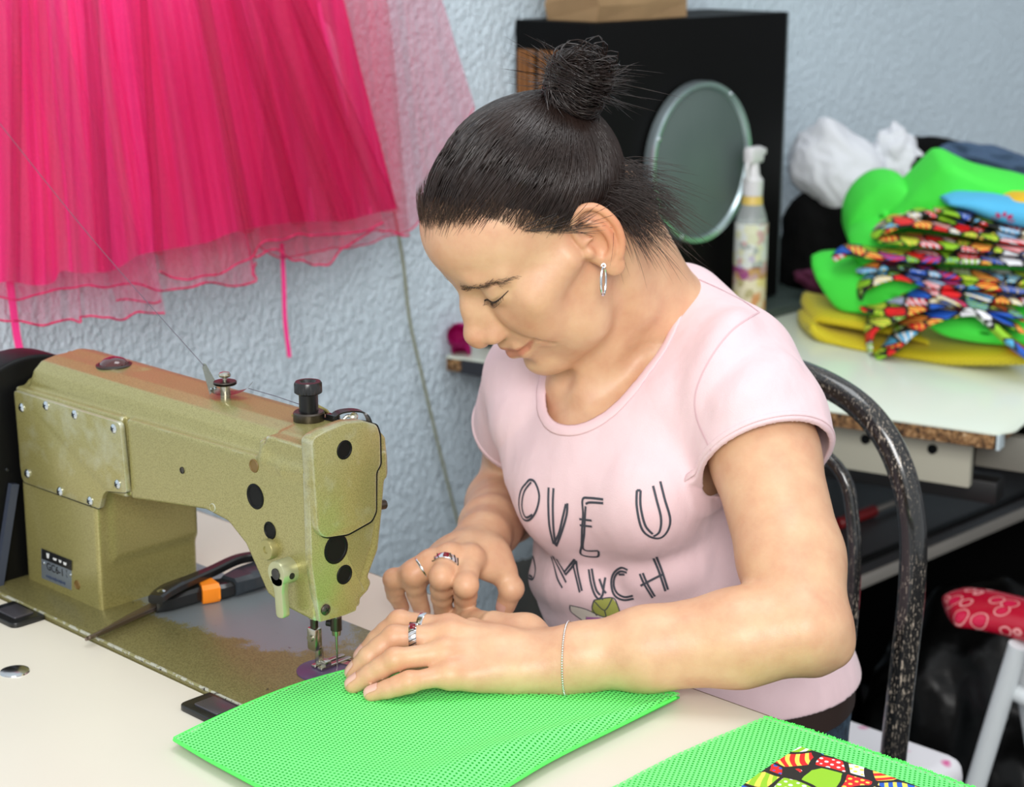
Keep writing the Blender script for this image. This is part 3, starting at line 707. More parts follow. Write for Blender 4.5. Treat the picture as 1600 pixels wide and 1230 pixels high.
def head(S, hair=False):
    E_ = lambda c, r, k, op='add', rot=None: S.ell(H(*c), np.array(r)*HS, HM if rot is None else HM@rot, k, op)
    Ch = lambda pts, rs, k, op='add': S.chain([H(*p) for p in pts], [r*HS for r in rs], k, op)
    E_((0, .000, .040), (.0690, .078, .068), .0 if hair else .01)
    E_((0, .046, .044), (.060, .0535, .050), .02)
    if hair: return
    E_((0, .030, -.008), (.056, .060, .086), .02)
    for s in (1, -1):
        Ch([(s*.030, .074, -.020), (s*.050, .058, -.012), (s*.064, .02, -.002)], [.012, .0125, .009], .02)
        E_((s*.034, .058, -.040), (.022, .023, .026), .02)
        Ch([(s*.046, .010, -.038), (s*.038, .034, -.070), (s*.013, .066, -.090)], [.0110, .0120, .0125], .028)
        Ch([(s*.012, .086, .021), (s*.030, .082, .026), (s*.045, .068, .022)], [.0070, .0070, .0070], .014)
    E_((0, .070, -.056), (.028, .028, .027), .016)
    S.sph(H(0, .075, -.0875), .0165*HS, k=.015)
    for s in (1, -1): E_((s*.032, .103, .009), (.018, .019, .0115), .014, 'sub')
    Ch([(0, .084, .020), (0, .0975, -.006), (0, .1085, -.028)], [.0075, .0078, .0108], .011)
    Ch([(0, .108, -.028), (0, .1085, -.033)], [.0105, .009], .005)
    E_((0, .090, -.022), (.0135, .016, .019), .008)
    for s in (1, -1): Ch([(s*.006, .088, -.004), (s*.0095, .093, -.024)], [.0065, .0075], .008)
    for s in (1, -1):
        E_((s*.0125, .0975, -.0335), (.0078, .0110, .0080), .006)
        Ch([(s*.0082, .1045, -.0450), (s*.0072, .102, -.037)], [.0042, .0030], .0025, 'sub')
        S.sph(H(s*.0315, .0725, .0075), .0152*HS, k=.006)                                             # lid over the eyeball
        Ch([(s*.016, .0860, .0135), (s*.031, .0885, .0195), (s*.048, .0765, .0205)], [.0014, .0018, .0015], .003, 'sub')       # lid crease
        Ch([(s*.020, .0875, -.0005), (s*.0330, .0885, .0015), (s*.0470, .0785, .0075)], [.0010, .0012, .0010], .002, 'sub')         # lid margin
    # mouth
    Ch([(0, .0945, -.0530), (.017, .0895, -.0538), (.034, .0765, -.0505)], [.0050, .0044, .0024], .005)
    Ch([(0, .0945, -.0530), (-.017, .0895, -.0538), (-.034, .0765, -.0505)], [.0050, .0044, .0024], .005)
    Ch([(0, .0925, -.0650), (.016, .0870, -.0630), (.033, .0755, -.0560)], [.0058, .0050, .0024], .005)
    Ch([(0, .0925, -.0650), (-.016, .0870, -.0630), (-.033, .0755, -.0560)], [.0058, .0050, .0024], .005)
    for s in (1, -1):
        Ch([(0, .1005, -.0592), (s*.013, .0970, -.0588), (s*.026, .0875, -.0565), (s*.039, .0770, -.0470)], [.0015, .0016, .0016, .0014], .0030, 'sub')
        Ch([(s*.0235, .0945, -.034), (s*.031, .0895, -.040), (s*.0395, .0800, -.048)], [.0010, .0018, .0012], .006, 'sub')     # smile fold
        Ch([(s*.041, .076, -.046), (s*.0435, .071, -.060)], [.0012, .0010], .006, 'sub')
    Ch([(-.010, .0935, -.0775), (.010, .0935, -.0775)], [.003, .003], .010, 'sub')
    # ears
    for s in (1, -1):
        th = math.radians(24); ob = np.array([s*math.sin(th), -math.cos(th), 0.0])
        tz = math.radians(12); upv = np.array([0, -math.sin(tz), math.cos(tz)]); upv -= ob*(upv@ob); upv /= np.linalg.norm(upv)
        nr = np.cross(ob, upv)*s*-1; nr = nr if nr[0]*s > 0 else -nr
        base = np.array([s*.0655, .004, -.002])
        P = lambda a, b, o=0: tuple(base+ob*a+upv*b+nr*o)
        Me = np.array([ob, upv, nr]).T
        E_(P(.016, .003, .001), (.0155, .028, .0036), .004, rot=Me)
        E_(P(.006, -.004, -.002), (.009, .02, .006), .008, rot=Me)
        hx = [(.001, .004), (.001, .018), (.007, .0285), (.016, .0325), (.0255, .0285), (.0310, .018), (.0325, .004), (.0285, -.010), (.021, -.020)]
        Ch([P(a, b, .004) for a, b in catmull(hx, 4)], [.0027]*33, .0025)
        E_(P(.0115, -.026, .002), (.0088, .0095, .0042), .006, rot=Me)
        E_(P(.012, -.001, .0052), (.0085, .0125, .0050), .003, 'sub', rot=Me)
        Ch([P(a, b, .0042) for a, b in catmull([(.013, .021), (.020, .014), (.0225, .003), (.019, -.011), (.011, -.017)], 4)], [.0022]*17, .003)
        Ch([P(a, b, .0048) for a, b in [(.003, .006), (.010, .006)]], [.0018, .0014], .003)
        S.sph(H(*P(.001, -.004, .004)), .0044, k=.004)
    # neck
    S.chain([H(0, -.028, -.025), (.060, .325, 1.000)], [.048, .050], k=.02)
    S.chain([H(0, .010, -.060), neck_front()+np.array([.004, .03, 0])], [.034, .032], k=.02)
    S.chain([H(0, -.045, -.010), (.070, .350, 1.000)], [.036, .040], k=.02)
    S.chain([H(.044, -.030, -.030), H(.030, -.010, -.10), neck_front()+np.array([.016, .004, .0])], [.010, .010, .008], k=.016)     # sternomastoid
    S.chain([H(-.060, -.020, -.030), neck_front()+np.array([-.012, .004, .0])], [.013, .008], k=.014)
    S.sph(neck_front()+np.array([.002, -.018, .010]), .010, k=.012, op='sub')
    S.cap(neck_front()+np.array([.018, .002, -.008]), SHL+np.array([-.06, -.028, .008]), .0075, .0075, k=.022)   # collar bones
    S.cap(neck_front()+np.array([-.014, .002, -.008]), SHR+np.array([.04, -.02, .016]), .0075, .0075, k=.022)

VOX = .0017
S = SDF((-.27, -.075, .60), (.41, .52, 1.26), VOX)
torso(S)
S.V = S.V  # body torso stays under the shirt
arms(S); head(S)
hand(S, WRL, LF, LT, (-.10, .0, .99)); hand(S, WRR, RF, RT, (.1, -.25, .96), fr=(.0096, .0096, .0090, .0082))
S.chain([WRL*.6+LF[3][0]*.4-np.array([0, 0, .007]), WRL-np.array([0, 0, .004])], [.0125, .019], k=.012)
# keep contact with the table flat
PB, FB, NB = S.mesh(); del S
tint = np.ones((len(PB), 4), np.float32)
HL = (PB-HO)@HM/HS     # head coordinates of every vertex
def paintc(mask, col):
    mask = np.clip(mask, 0, 1)[:, None]; tint[:, :3] = tint[:, :3]*(1-mask)+tint[:, :3]*mask*np.array(col)
def gauss(P, c, r): return np.exp(-(((P-np.array(c))/np.array(r))**2).sum(1))
al = np.abs(HL[:, 0])
onh = (HL[:, 1] > .0) & (np.linalg.norm(HL, axis=1) < .2)
# lips
lipz = np.interp(al, [0, .016, .030, .037], [.0078, .0064, .0034, .0]); lc = np.interp(al, [0, .013, .026, .038], [-.0590, -.0588, -.0565, -.0480])
lip = np.clip((lipz-np.abs(HL[:, 2]-lc))/.0012, 0, 1)*(HL[:, 1] > .072)*(al < .038)
paintc(lip, (.86, .60, .62))
HA = HL.copy(); HA[:, 0] = al
paintc(gauss(HA, (.045, .055, -.022), (.022, .04, .02))*.8, (1.0, .84, .80))
paintc(gauss(HA, (0, .115, -.03), (.016, .02, .012))*.6, (1.0, .80, .76))
paintc(gauss(HA, (.085, -.02, .0), (.02, .03, .04))*1.0, (1.04, .78, .70))
paintc(gauss(HL, (0, .10, .05), (.04, .04, .03))*.5, (1.02, .88, .80))
paintc(gauss(HA, (.034, .085, -.004), (.015, .02, .006))*.45, (.90, .78, .74))
for q in LF+RF:
    for j in (0, 1): paintc(gauss(PB, q[j], (.011,)*3)*.7, (1.0, .78, .70))
    paintc(gauss(PB, q[3], (.010,)*3)*.5, (1.0, .78, .76))
paintc(gauss(PB, RT[3], (.012,)*3)*.6, (1.0, .76, .74))
body = from_np('body', PB, FB, [m_skin], person, normals=NB, attrs={'tint': tint})
body['label'] = 'bare skin of face, neck, arms and hands'
bvh = BVHTree.FromPolygons([tuple(p) for p in PB], [tuple(f) for f in FB.tolist()])
# ------------------------------------------------------------------ t-shirt
def custom(S, lo, hi, fn, k, op):
    sl, g, ok = S.box(lo, hi)
    if ok: S.comb(sl, fn(*g).astype(np.float32), k, op)
lo_, hi_ = (-.24, .10, .55), (.42, .55, 1.08)
dL = ELL-SHL; nL = dL/np.linalg.norm(dL); dR = ELR-SHR; nR = dR/np.linalg.norm(dR)
hemL = SHL+dL*.385; hn = nL+np.array([.12, .02, -.02]); hn /= np.linalg.norm(hn); hemR = SHR+dR*.41
def half(S, p, n):
    X, Y, Z_ = S.ax[0][:, None, None], S.ax[1][None, :, None], S.ax[2][None, None, :]
    return ((X-p[0])*n[0]+(Y-p[1])*n[1]+(Z_-p[2])*n[2]).astype(np.float32)
def smin(a, b, k):
    hh = np.maximum(k-np.abs(a-b), 0)/k; return np.minimum(a, b)-hh*hh*k*.25
S = SDF(lo_, hi_, .0017); S.pad = .045; torso(S); S.ell((.100, .395, .650), (.130, .120, .055), k=.04)
# folds pulled across the cloth
def fold(S, pts, r, k=.014):
    c = catmull(pts, 5); S.chain(c, list(np.interp(np.linspace(0, 1, len(c)), [0, .5, 1], [r*.3, r, r*.2])), k=k)
A = SDF(lo_, hi_, .0017); A.pad = .045
A.chain([SHL+np.array([-.012, 0, -.002]), SHL+dL*.22, SHL+dL*.75], [.048, .0495, .0545], k=.02)
FS_ = SDF(lo_, hi_, .0017); FS_.pad = .02
FOLDS = [([(1150, 510), (1122, 570), (1104, 630)], .003), ([(1215, 580), (1185, 612), (1150, 640)], .003), ([(850, 905), (885, 915), (940, 922)], .003), ([(1080, 886), (1045, 894), (1000, 900)], .003)]
def bodypt(x, y):
    d = Vector(ray(x, y)).normalized(); h = bvh.ray_cast(Vector(CC), d); return None if h[0] is None else np.array(h[0]-d*.002)
for pts, r in FOLDS:
    q = [bodypt(*p) for p in pts]; q = [z for z in q if z is not None]
    if len(q) > 1: fold(FS_, q, r, .016)
B = SDF(lo_, hi_, .0017); B.pad = .045; B.chain([SHR, SHR+dR*.9], [.0435, .050], k=.02)
pL_, pR_ = half(S, hemL, hn), half(S, hemR, nR)
F_ = smin(smin(S.V, np.maximum(A.V, pL_), .022), np.maximum(B.V, pR_), .02)
F_ = smin(F_, FS_.V, .016)
cutL = np.maximum(np.maximum(-pL_-.003, .0110-S.V), A.V-.03); cutR = np.maximum(np.maximum(-pR_-.003, .0110-S.V), B.V-.03)
S.V = np.maximum(np.maximum(np.maximum(np.abs(F_-.0062)-.0024, -cutL), -cutR), half(S, np.array([.16, .28, .667]), np.array([.0, .0, -1.]))); del A, B, FS_, F_, cutL, cutR, pL_, pR_
# scoop neckline
NCc = np.array([.054, .291, .989]); d1 = np.array([0, .78, .62]); d1 /= np.linalg.norm(d1); lat = np.array([1, .0, .12]); lat -= d1*(lat@d1); lat /= np.linalg.norm(lat)
nn = np.cross(lat, d1); NM = np.array([lat, d1, nn]).T; NR = np.array([.056, .093, .3])
S.ell(NCc, NR, NM, .003, 'sub')
PS, FS, NS = S.mesh()
m_shirt = mat('pink_jersey', srgb(232, 202, 206), .85); t = NT(m_shirt); co = t.co()
t.color(t.mix(t.noise(60, 4, co), srgb(233, 203, 207), srgb(227, 195, 199)))
wv = t.n('ShaderNodeTexNoise', {'Vector': t.n('ShaderNodeMapping', {'Vector': co, 'Scale': (1, 1, .35)}).outputs[0], 'Scale': 34.0, 'Detail': 2.0}).outputs[0]
w2 = t.n('ShaderNodeTexNoise', {'Vector': t.n('ShaderNodeMapping', {'Vector': co, 'Rotation': (.3, .5, .6), 'Scale': (1, 1, .28)}).outputs[0], 'Scale': 15.0, 'Detail': 1.5}).outputs[0]
t.bump(t.math('ADD', t.math('ADD', t.math('MULTIPLY', t.noise(1500, 1, co), .10), wv), t.math('MULTIPLY', w2, 3.2)), .6, .005)
t.b.inputs['Sheen Weight'].default_value = .2
shirt = from_np('t_shirt', PS, FS, [m_shirt], person, normals=NS)
shirt['label'] = 'pale pink short-sleeved t-shirt printed with dark hand-drawn letters'
bvs = BVHTree.FromPolygons([tuple(p) for p in PS], [tuple(f) for f in FS.tolist()])
def on_shirt(x, y, off=.0006):
    d = Vector(ray(x, y)).normalized(); h = bvs.ray_cast(Vector(CC), d)
    return None if h[0] is None else (h[0]+h[1]*off*(1 if h[1].dot(d) < 0 else -1), h[1] if h[1].dot(d) < 0 else -h[1])
m_ink = mat('charcoal_print', srgb(62, 66, 76), .7)
def stroke(bm, pts, w_):
    c = catmull(pts, 6) if len(pts) > 2 else catmull([pts[0], (np.array(pts[0])+pts[1])/2, pts[1]], 6)
    q = [on_shirt(*p) for p in c]; q = [z for z in q if z]
    a = None
    for i in range(len(q)):
        p, n = q[i]; tdir = (q[min(i+1, len(q)-1)][0]-q[max(i-1, 0)][0]); s_ = n.cross(tdir).normalized()*w_/2
        b = (bm.verts.new(p-s_), bm.verts.new(p+s_))
        if a: bm.faces.new((a[0], a[1], b[1], b[0]))
        a = b
def K(pts): return [(740+x*600/1025, 400+y*720/1230) for x, y in pts]
W1 = .0021
ST = [ # O
 [(150, 598), (128, 625), (122, 665), (132, 700), (150, 704), (168, 680), (176, 640), (165, 605), (150, 598), (138, 612)],
 [(155, 604), (136, 630), (130, 668), (140, 697), (158, 690)],
 # V
 [(201, 618), (200, 660), (203, 720), (214, 768)], [(214, 620), (212, 668), (214, 730), (220, 772)], [(214, 768), (228, 740), (238, 700), (247, 662)], [(221, 774), (236, 735), (249, 690), (251, 660)],
 # E
 [(347, 650), (310, 646), (292, 650), (293, 690), (290, 730), (289, 770), (288, 796), (330, 802), (334, 786)], [(347, 660), (312, 658), (300, 662)], [(283, 702), (316, 706)], [(284, 718), (317, 722)], [(300, 668), (298, 700), (296, 740), (294, 782), (334, 786)],
 # U
 [(436, 626), (436, 670), (448, 725), (470, 748), (498, 752), (518, 732), (524, 700), (510, 650), (498, 602)], [(446, 626), (446, 668), (458, 718), (478, 742)], [(479, 614), (488, 650), (500, 700), (496, 735), (480, 748)], [(436, 626), (446, 626)],
 # O of second line
 [(150, 788), (133, 800), (132, 835), (146, 858), (160, 862), (166, 838), (160, 805), (148, 790)], [(152, 794), (142, 812), (145, 845), (158, 858)],
 # M
 [(208, 802), (216, 828), (225, 862), (238, 886)], [(212, 800), (228, 832), (248, 872)], [(222, 808), (240, 838), (246, 850)], [(246, 852), (262, 832), (274, 812)], [(242, 846), (258, 824), (270, 808)], [(266, 822), (272, 848), (284, 898)], [(274, 812), (280, 850), (290, 894)],
 # U small
 [(308, 836), (313, 870), (322, 900), (334, 915), (344, 905), (348, 880), (352, 858)], [(316, 834), (321, 866), (328, 892), (338, 905)], [(336, 862), (346, 890), (354, 900)],
 # C
 [(412, 838), (394, 832), (374, 848), (368, 875), (376, 905), (400, 918), (428, 914)], [(410, 845), (392, 842), (378, 856), (375, 880), (384, 900), (404, 910), (426, 906)], [(404, 850), (388, 850)],
 # H
 [(444, 848), (456, 876), (478, 912)], [(452, 846), (464, 874), (484, 908)], [(480, 806), (494, 840), (512, 894)], [(488, 802), (502, 838), (519, 890)], [(446, 880), (476, 864), (508, 848)], [(448, 886), (478, 870), (510, 852)], [(440, 872), (470, 862), (504, 842)]]
for nm, a, b in (('O', 0, 2), ('V', 2, 6), ('E', 6, 10), ('U', 10, 14), ('O', 14, 16), ('M', 16, 22), ('U', 22, 25), ('C', 25, 28), ('H', 28, 35)):
    bm = bmesh.new()
    for s_ in ST[a:b]: stroke(bm, K(s_), W1)
    if len(bm.faces): from_bm('printed_letter', bm, m_ink, shirt, smooth=False, auto=0)['label'] = 'charcoal hand-drawn letter '+nm
    else: bm.free()
def patch(name, pts, m, off):
    P = K(pts); c = np.mean(P, axis=0); bm = bmesh.new(); N = 8
    Pd = []
    for i in range(len(P)):
        for t_ in np.linspace(0, 1, 5, endpoint=False): Pd.append(np.array(P[i])*(1-t_)+np.array(P[(i+1) % len(P)])*t_)
    rings = []
    for r in np.linspace(1, .12, N):
        rg = []
        for p in Pd:
            h = on_shirt(*(c+(p-c)*r), off)
            if h is None: break
            rg.append(bm.verts.new(h[0]))
        if len(rg) == len(Pd): rings.append(rg)
    for a, b in zip(rings, rings[1:]):
        for i in range(len(a)): bm.faces.new((a[i], a[(i+1) % len(a)], b[(i+1) % len(a)], b[i]))
    if rings: bm.faces.new(rings[-1])
    return from_bm(name, bm, m, shirt, smooth=False, auto=0)
patch('printed_envelope', [(317, 930), (322, 918), (370, 912), (384, 930), (396, 968), (360, 968), (315, 950)], mat('olive_print', srgb(160, 164, 82), .7), .0004)
patch('printed_card', [(258, 932), (300, 944), (345, 964), (400, 970), (390, 985), (300, 978), (262, 950)], mat('cream_print', srgb(226, 218, 206), .7), .0004)
patch('printed_card', [(302, 962), (342, 964), (336, 975), (302, 974)], mat('lilac_print', srgb(182, 120, 176), .7), .0009)
bm = bmesh.new()
for s_ in ([(322, 918), (370, 912), (384, 930), (396, 968)], [(322, 918), (317, 940), (330, 960)], [(322, 920), (350, 945), (370, 914)], [(350, 945), (356, 968)], [(340, 905), (345, 918)], [(258, 932), (300, 942), (345, 962), (400, 968)], [(258, 932), (262, 950), (300, 978)], [(302, 962), (302, 976)]): stroke(bm, K(s_), .0011)
from_bm('print_outline', bm, m_ink, shirt, smooth=False, auto=0)
m_seam = mat('pink_seam', srgb(214, 178, 184), .9)
for nm_, pts_ in (('shoulder_seam', [(1092, 437), (1125, 452), (1160, 470), (1186, 488)]), ('armhole_seam', [(1186, 488), (1145, 515), (1110, 560), (1088, 610), (1088, 650), (1104, 690), (1124, 728)])):
    bm = bmesh.new(); stroke(bm, pts_, .0014)
    if len(bm.faces): from_bm(nm_, bm, m_seam, shirt, smooth=False, auto=0)
    else: bm.free()
# ribbed neckband and seams : follow the cut edge
m_rib = mat('pink_rib', srgb(234, 200, 204), .9)
def rim(name, fn, m, parent, r, n=90, flat=.5):
    pts = [fn(a) for a in np.linspace(0, 2*PI, n, endpoint=False)]; pts = [p for p in pts if p is not None]
    bm = bmesh.new(); rings = []
    N_ = len(pts)
    for i, (p, nr) in enumerate(pts):
        tdir = (pts[(i+1) % N_][0]-pts[i-1][0]).normalized(); b = tdir.cross(nr).normalized()
        rings.append([bm.verts.new(p+b*math.cos(k*PI/4)*r+nr*math.sin(k*PI/4)*r*flat) for k in range(8)])
    for i in range(N_):
        a = rings[i]; b = rings[(i+1) % N_]
        if (a[0].co-b[0].co).length > .05: continue
        for k in range(8): bm.faces.new((a[k], a[(k+1) % 8], b[(k+1) % 8], b[k]))
    return from_bm(name, bm, m, parent, auto=0)
def neck_pt(a):
    # march from inside out along the neck axis to find the shirt's outer surface at the cut
    q = NCc+lat*math.cos(a)*(NR[0]+.0035)+d1*math.sin(a)*(NR[1]+.0035)
    o = Vector(q+nn*.12); h = bvs.ray_cast(o, Vector(-nn), .3)
    if h[0] is None: return None
    n = h[1] if h[1].dot(Vector(nn)) > 0 else -h[1]
    return (h[0]+n*.0002, n)
rim('neckband', neck_pt, m_rib, shirt, .0052, 120, .28)
def hem(c, n, R0, name, lim=.088):
    A = np.array(axes(n)).T if False else None
    Ax = axes(n); 
    def fn(a):
        d = Ax@Vector((math.cos(a), math.sin(a), 0)); o = Vector(c)-Vector(n)*.0085+d*R0; h = bvs.ray_cast(o, -d, R0)
        if h[0] is None or (h[0]-Vector(c)).length > lim: return None
        return (h[0], d)
    return rim(name, fn, m_shirt, shirt, .0028, 80, .35)
hem(hemL, hn, .10, 'sleeve_hem'); hem(hemR, nR, .09, 'sleeve_hem')
# ------------------------------------------------------------------ face details
m_hair = mat('dark_brown_hair', srgb(38, 28, 25), .30); t = NT(m_hair)
t.color(t.mix(t.noise(40, 3), srgb(26, 19, 18), srgb(54, 39, 33))); t.b.inputs['Specular IOR Level'].default_value = .6; t.b.inputs['Anisotropic'].default_value = .5
m_base = mat('scalp_hair', srgb(24, 18, 17), .6)
m_wisp = mat('light_brown_hair', srgb(74, 56, 46), .45)
m_eye = mat('eye_white', srgb(214, 200, 192), .15); t = NT(m_eye); 
Minv = np.linalg.inv(HM)
def to_face(p, d=None):
    """drop a head-space point on the skin along -forward"""
    o = Vector(H(*p)); dd = Vector(-(HM[:, 1])) if d is None else Vector(HM@np.array(d, float)).normalized()
    h = bvh.ray_cast(o, dd, .2); return h
def surf(l, u, off=.0004):
    h = to_face((l, .16, u)); n = h[1] if h[1].dot(Vector(HM[:, 1])) > 0 else -h[1]; return h[0]+n*off, n
for s in (1, -1):
    # lash line and lashes
    lid = [(s*l, u) for l, u in ((.0165, -.0008), (.025, -.0002), (.033, .0010), (.041, .0036), (.0495, .0085))]
    bm = bmesh.new(); P = [surf(l, u, .0003)[0] for l, u in catmull([(a, b) for a, b in lid], 5)]
    n_ = len(P); bm_tube(bm, P, [.0003+.00065*math.sin(PI*(.15+.85*i/(n_-1))**.8) for i in range(n_)], 6)
    eye = from_bm('eyelash_line', bm, mat('lash_dark', srgb(40, 28, 26), .6) if s == 1 else bpy.data.materials['lash_dark'], body)
    bm = bmesh.new()
    for i in range(52):
        k_ = i/59*(n_-1); a = P[int(k_)]; out = Vector(HM@np.array([s*(-.25+.9*i/59), .75, -.85])).normalized()
        L_ = .0058*(1-.45*max(0, i/59-.6)/.4); c = a+out*L_*.55+Vector(HM[:, 2])*-.0008; e = a+out*L_+Vector(HM[:, 2])*.0010
        bm_tube(bm, [a, c, e], [.00030, .00020, .00007], 3, cap=False)
    from_bm('eyelashes', bm, bpy.data.materials['lash_dark'], body)
    # eyebrow
    bm = bmesh.new()
    for i in range(240):
        q = rng.random()**.85; l = .010+.046*q; uc = .0175+.0075*math.sin(q*2.2)-.004*q*q
        u = uc+rng.normal()*(.0030*(1-.45*q)); p, n = surf(s*l, u)
        tv = Vector(HM@np.array([s*1.0, -.25, .7*(1-q)-.25+rng.normal()*.3])); tv = (tv-n*tv.dot(n)).normalized(); L_ = .0045+.003*rng.random()
        bm_tube(bm, [p, p+tv*L_*.5+n*.0005, p+tv*L_+n*.0002], [.00014, .00012, .00004], 3, cap=False)
    from_bm('eyebrow', bm, mat('brow_hair', srgb(84, 64, 50), .6) if s == 1 else bpy.data.materials['brow_hair'], body)
# ------------------------------------------------------------------ hair
HC = np.array([0, -.006, .042])            # centre of the cranium in head space
BUN = np.array([.004, -.064, .088])        # where the hair is gathered
def hsurf(dirv):
    d = np.array(dirv, float); d /= np.linalg.norm(d); o = Vector(H(*HC)); dd = Vector(HM@d)
    h = bvh.ray_cast(o, dd, .3)
    return np.array(HL_of(h[0])) if h[0] else HC+d*.085
def HL_of(p): return (np.array(p)-HO)@HM/HS
def ellr(d):
    """analytic skull radius in the given direction (main cranium + brow ball)"""
    d = np.array(d, float); d /= np.linalg.norm(d)
    def hit(c, r):
        r = np.array(r); o = (HC-np.array(c))/r; e = d/r; A_ = e@e; B_ = 2*o@e; C_ = o@o-1; D = B_*B_-4*A_*C_
        return (-B_+math.sqrt(D))/(2*A_) if D > 0 else 0
    return max(hit((0, .0, .040), (.0690, .078, .068)), hit((0, .046, .044), (.060, .0535, .050)), hit((0, .022, .0425), (.0655, .070, .0615)))
def hairline(az):
    """polar angle (from up) of the hairline at azimuth az: 0 = forward, pi = back"""
    a = abs(az); return np.interp(a, [0, .35, .8, 1.05, 1.25, 1.5, 1.75, 2.1, 2.6, PI], [math.radians(v) for v in (68, 66, 72, 90, 102, 108, 116, 132, 136, 136)])
def hd(az, po): return np.array([math.sin(po)*math.sin(az), math.sin(po)*math.cos(az), math.cos(po)])
# base cap: thin dark shell over the scalp
na, npo = 96, 26; V = []; 
for i in range(npo+1):
    for j in range(na):
        az = -PI+2*PI*j/na; po = (hairline(az)-(.17 if abs(az) < 1.4 else .05))*i/npo; d = hd(az, po)
        lift = .0016*min(1, (npo-i)/4.0)-(.0012 if i == npo else 0)
        V.append(H(*(HC+d*(ellr(d)+lift))))
V = np.array(V); Fc = [(i*na+j, i*na+(j+1) % na, (i+1)*na+(j+1) % na, (i+1)*na+j) for i in range(npo) for j in range(na)]
hair = from_np('hair', V, Fc, [m_base], person); hair['label'] = 'dark brown hair pulled back into a messy high bun'
bund = BUN-HC; bund /= np.linalg.norm(bund)
def strands(name, gen, n, m, parent, r0=.00042, seg=3, tip=.35):
    Vs, Fs = [], []; k0 = 0
    for i in range(n):
        P = gen(i)
        if P is None: continue
        P = np.asarray(P); N = len(P); T = np.gradient(P, axis=0); T /= np.linalg.norm(T, axis=1)[:, None]+1e-9
        x = np.cross(T, [.3, .5, .8]); x /= np.linalg.norm(x, axis=1)[:, None]+1e-9; y = np.cross(T, x)
        rr = r0*(.7+.6*rng.random())*np.interp(np.linspace(0, 1, N), [0, .22, .8, 1], [.12, 1, 1, tip])
        for s_ in range(seg):
            a = 2*PI*s_/seg; Vs.append(P+(x*math.cos(a)+y*math.sin(a))*rr[:, None])
        for s_ in range(seg):
            A_ = k0+s_*N; B_ = k0+((s_+1) % seg)*N; ii = np.arange(N-1)
            Fs.append(np.stack([A_+ii, B_+ii, B_+ii+1, A_+ii+1], 1))
        k0 += seg*N
    return from_np(name, np.concatenate(Vs), np.concatenate(Fs), [m], parent)
def swept(i):
    az = (rng.random()*2-1)*PI
    hl = hairline(az); po = hl*(1-.62*rng.random()**2.4) if rng.random() < .75 else hl*rng.random()
    po += rng.normal()*.05 if po > hl*.93 else 0
    d0 = hd(az, po); w_ = rng.normal()*.03; q = bund+np.array([rng.normal()*.10, 0, rng.normal()*.06]); q /= np.linalg.norm(q)
    ang = math.acos(np.clip(d0@q, -1, 1)); N = 15; out = []
    lift = .0028+.0048*rng.random()
    for k in range(N):
        t_ = k/(N-1); d = (math.sin((1-t_)*ang)*d0+math.sin(t_*ang)*q)/max(math.sin(ang), 1e-3)
        side = np.cross(d0, q); d = d+side*(w_*math.sin(t_*PI)+.012*math.sin(t_*9+i)*.3)+np.array([.26*max(-1, min(1, az*1.6)), 0, -.10])*math.sin(t_*PI)*(po > .5)
        d /= np.linalg.norm(d)
        L_ = .0016+lift*min(1, t_*3.2)+.007*max(0, t_-.75)
        out.append(H(*(HC+d*(ellr(d)+L_))))
    return out
strands('swept_hair', swept, 8600, m_hair, hair, .00040)
# bun: loops and stray ends
BC = aty(903, 128, .27)
BC = aty(903, 132, H(*(HC+bund*(ellr(bund)+.012)))[1])
bx = HM@np.array([1, 0, 0.]); bn = HM@bund; by = np.cross(bn, bx)
def loopg(i):
    a0 = rng.random()*2*PI; r = .013+.014*rng.random(); tilt = rng.normal()*.55; h0 = rng.normal()*.008+.002; L_ = 2.2+3.2*rng.random(); N = 16; out = []
    e1 = bx*math.cos(tilt)+bn*math.sin(tilt)
    for k in range(N):
        a = a0+L_*k/(N-1); rr_ = r*(1+.15*math.sin(3*a+i)); out.append(BC+e1*math.cos(a)*rr_*1.15+by*math.sin(a)*rr_*.9+bn*(h0*.75+.005*math.sin(2*a+i)))
    return out
bun = strands('hair_bun', loopg, 1100, m_hair, hair, .0006)
bm = bmesh.new(); bmesh.ops.create_icosphere(bm, subdivisions=3, radius=1)
Mb = Matrix([[*(v), 0] for v in np.array([bx*.022, by*.020, bn*.014]).T]+[[0, 0, 0, 1]]); 
for v in bm.verts:
    v.co = v.co*(1+.12*noise.noise(v.co*2.2)); v.co = Mb@v.co+Vector(BC+bn*.004)
from_bm('bun_core', bm, m_base, hair, auto=0)
def stray(i):
    a0 = rng.random()*2*PI; r = .022+.01*rng.random(); b = rng.random()*2-.6
    s_ = BC+(bx*math.cos(a0)+by*math.sin(a0))*r*.8+bn*.008*b; o = (bx*math.cos(a0)*.9+by*math.sin(a0)*.9+bn*b*.8); o = o/np.linalg.norm(o)
    L_ = .008+.018*rng.random(); c = np.cross(o, bn)*rng.normal()*1.6
    return [s_+o*L_*k/6+c*L_*(k/6)**2 for k in range(7)]
strands('bun_ends', stray, 420, m_hair, bun, .00022, tip=.1)
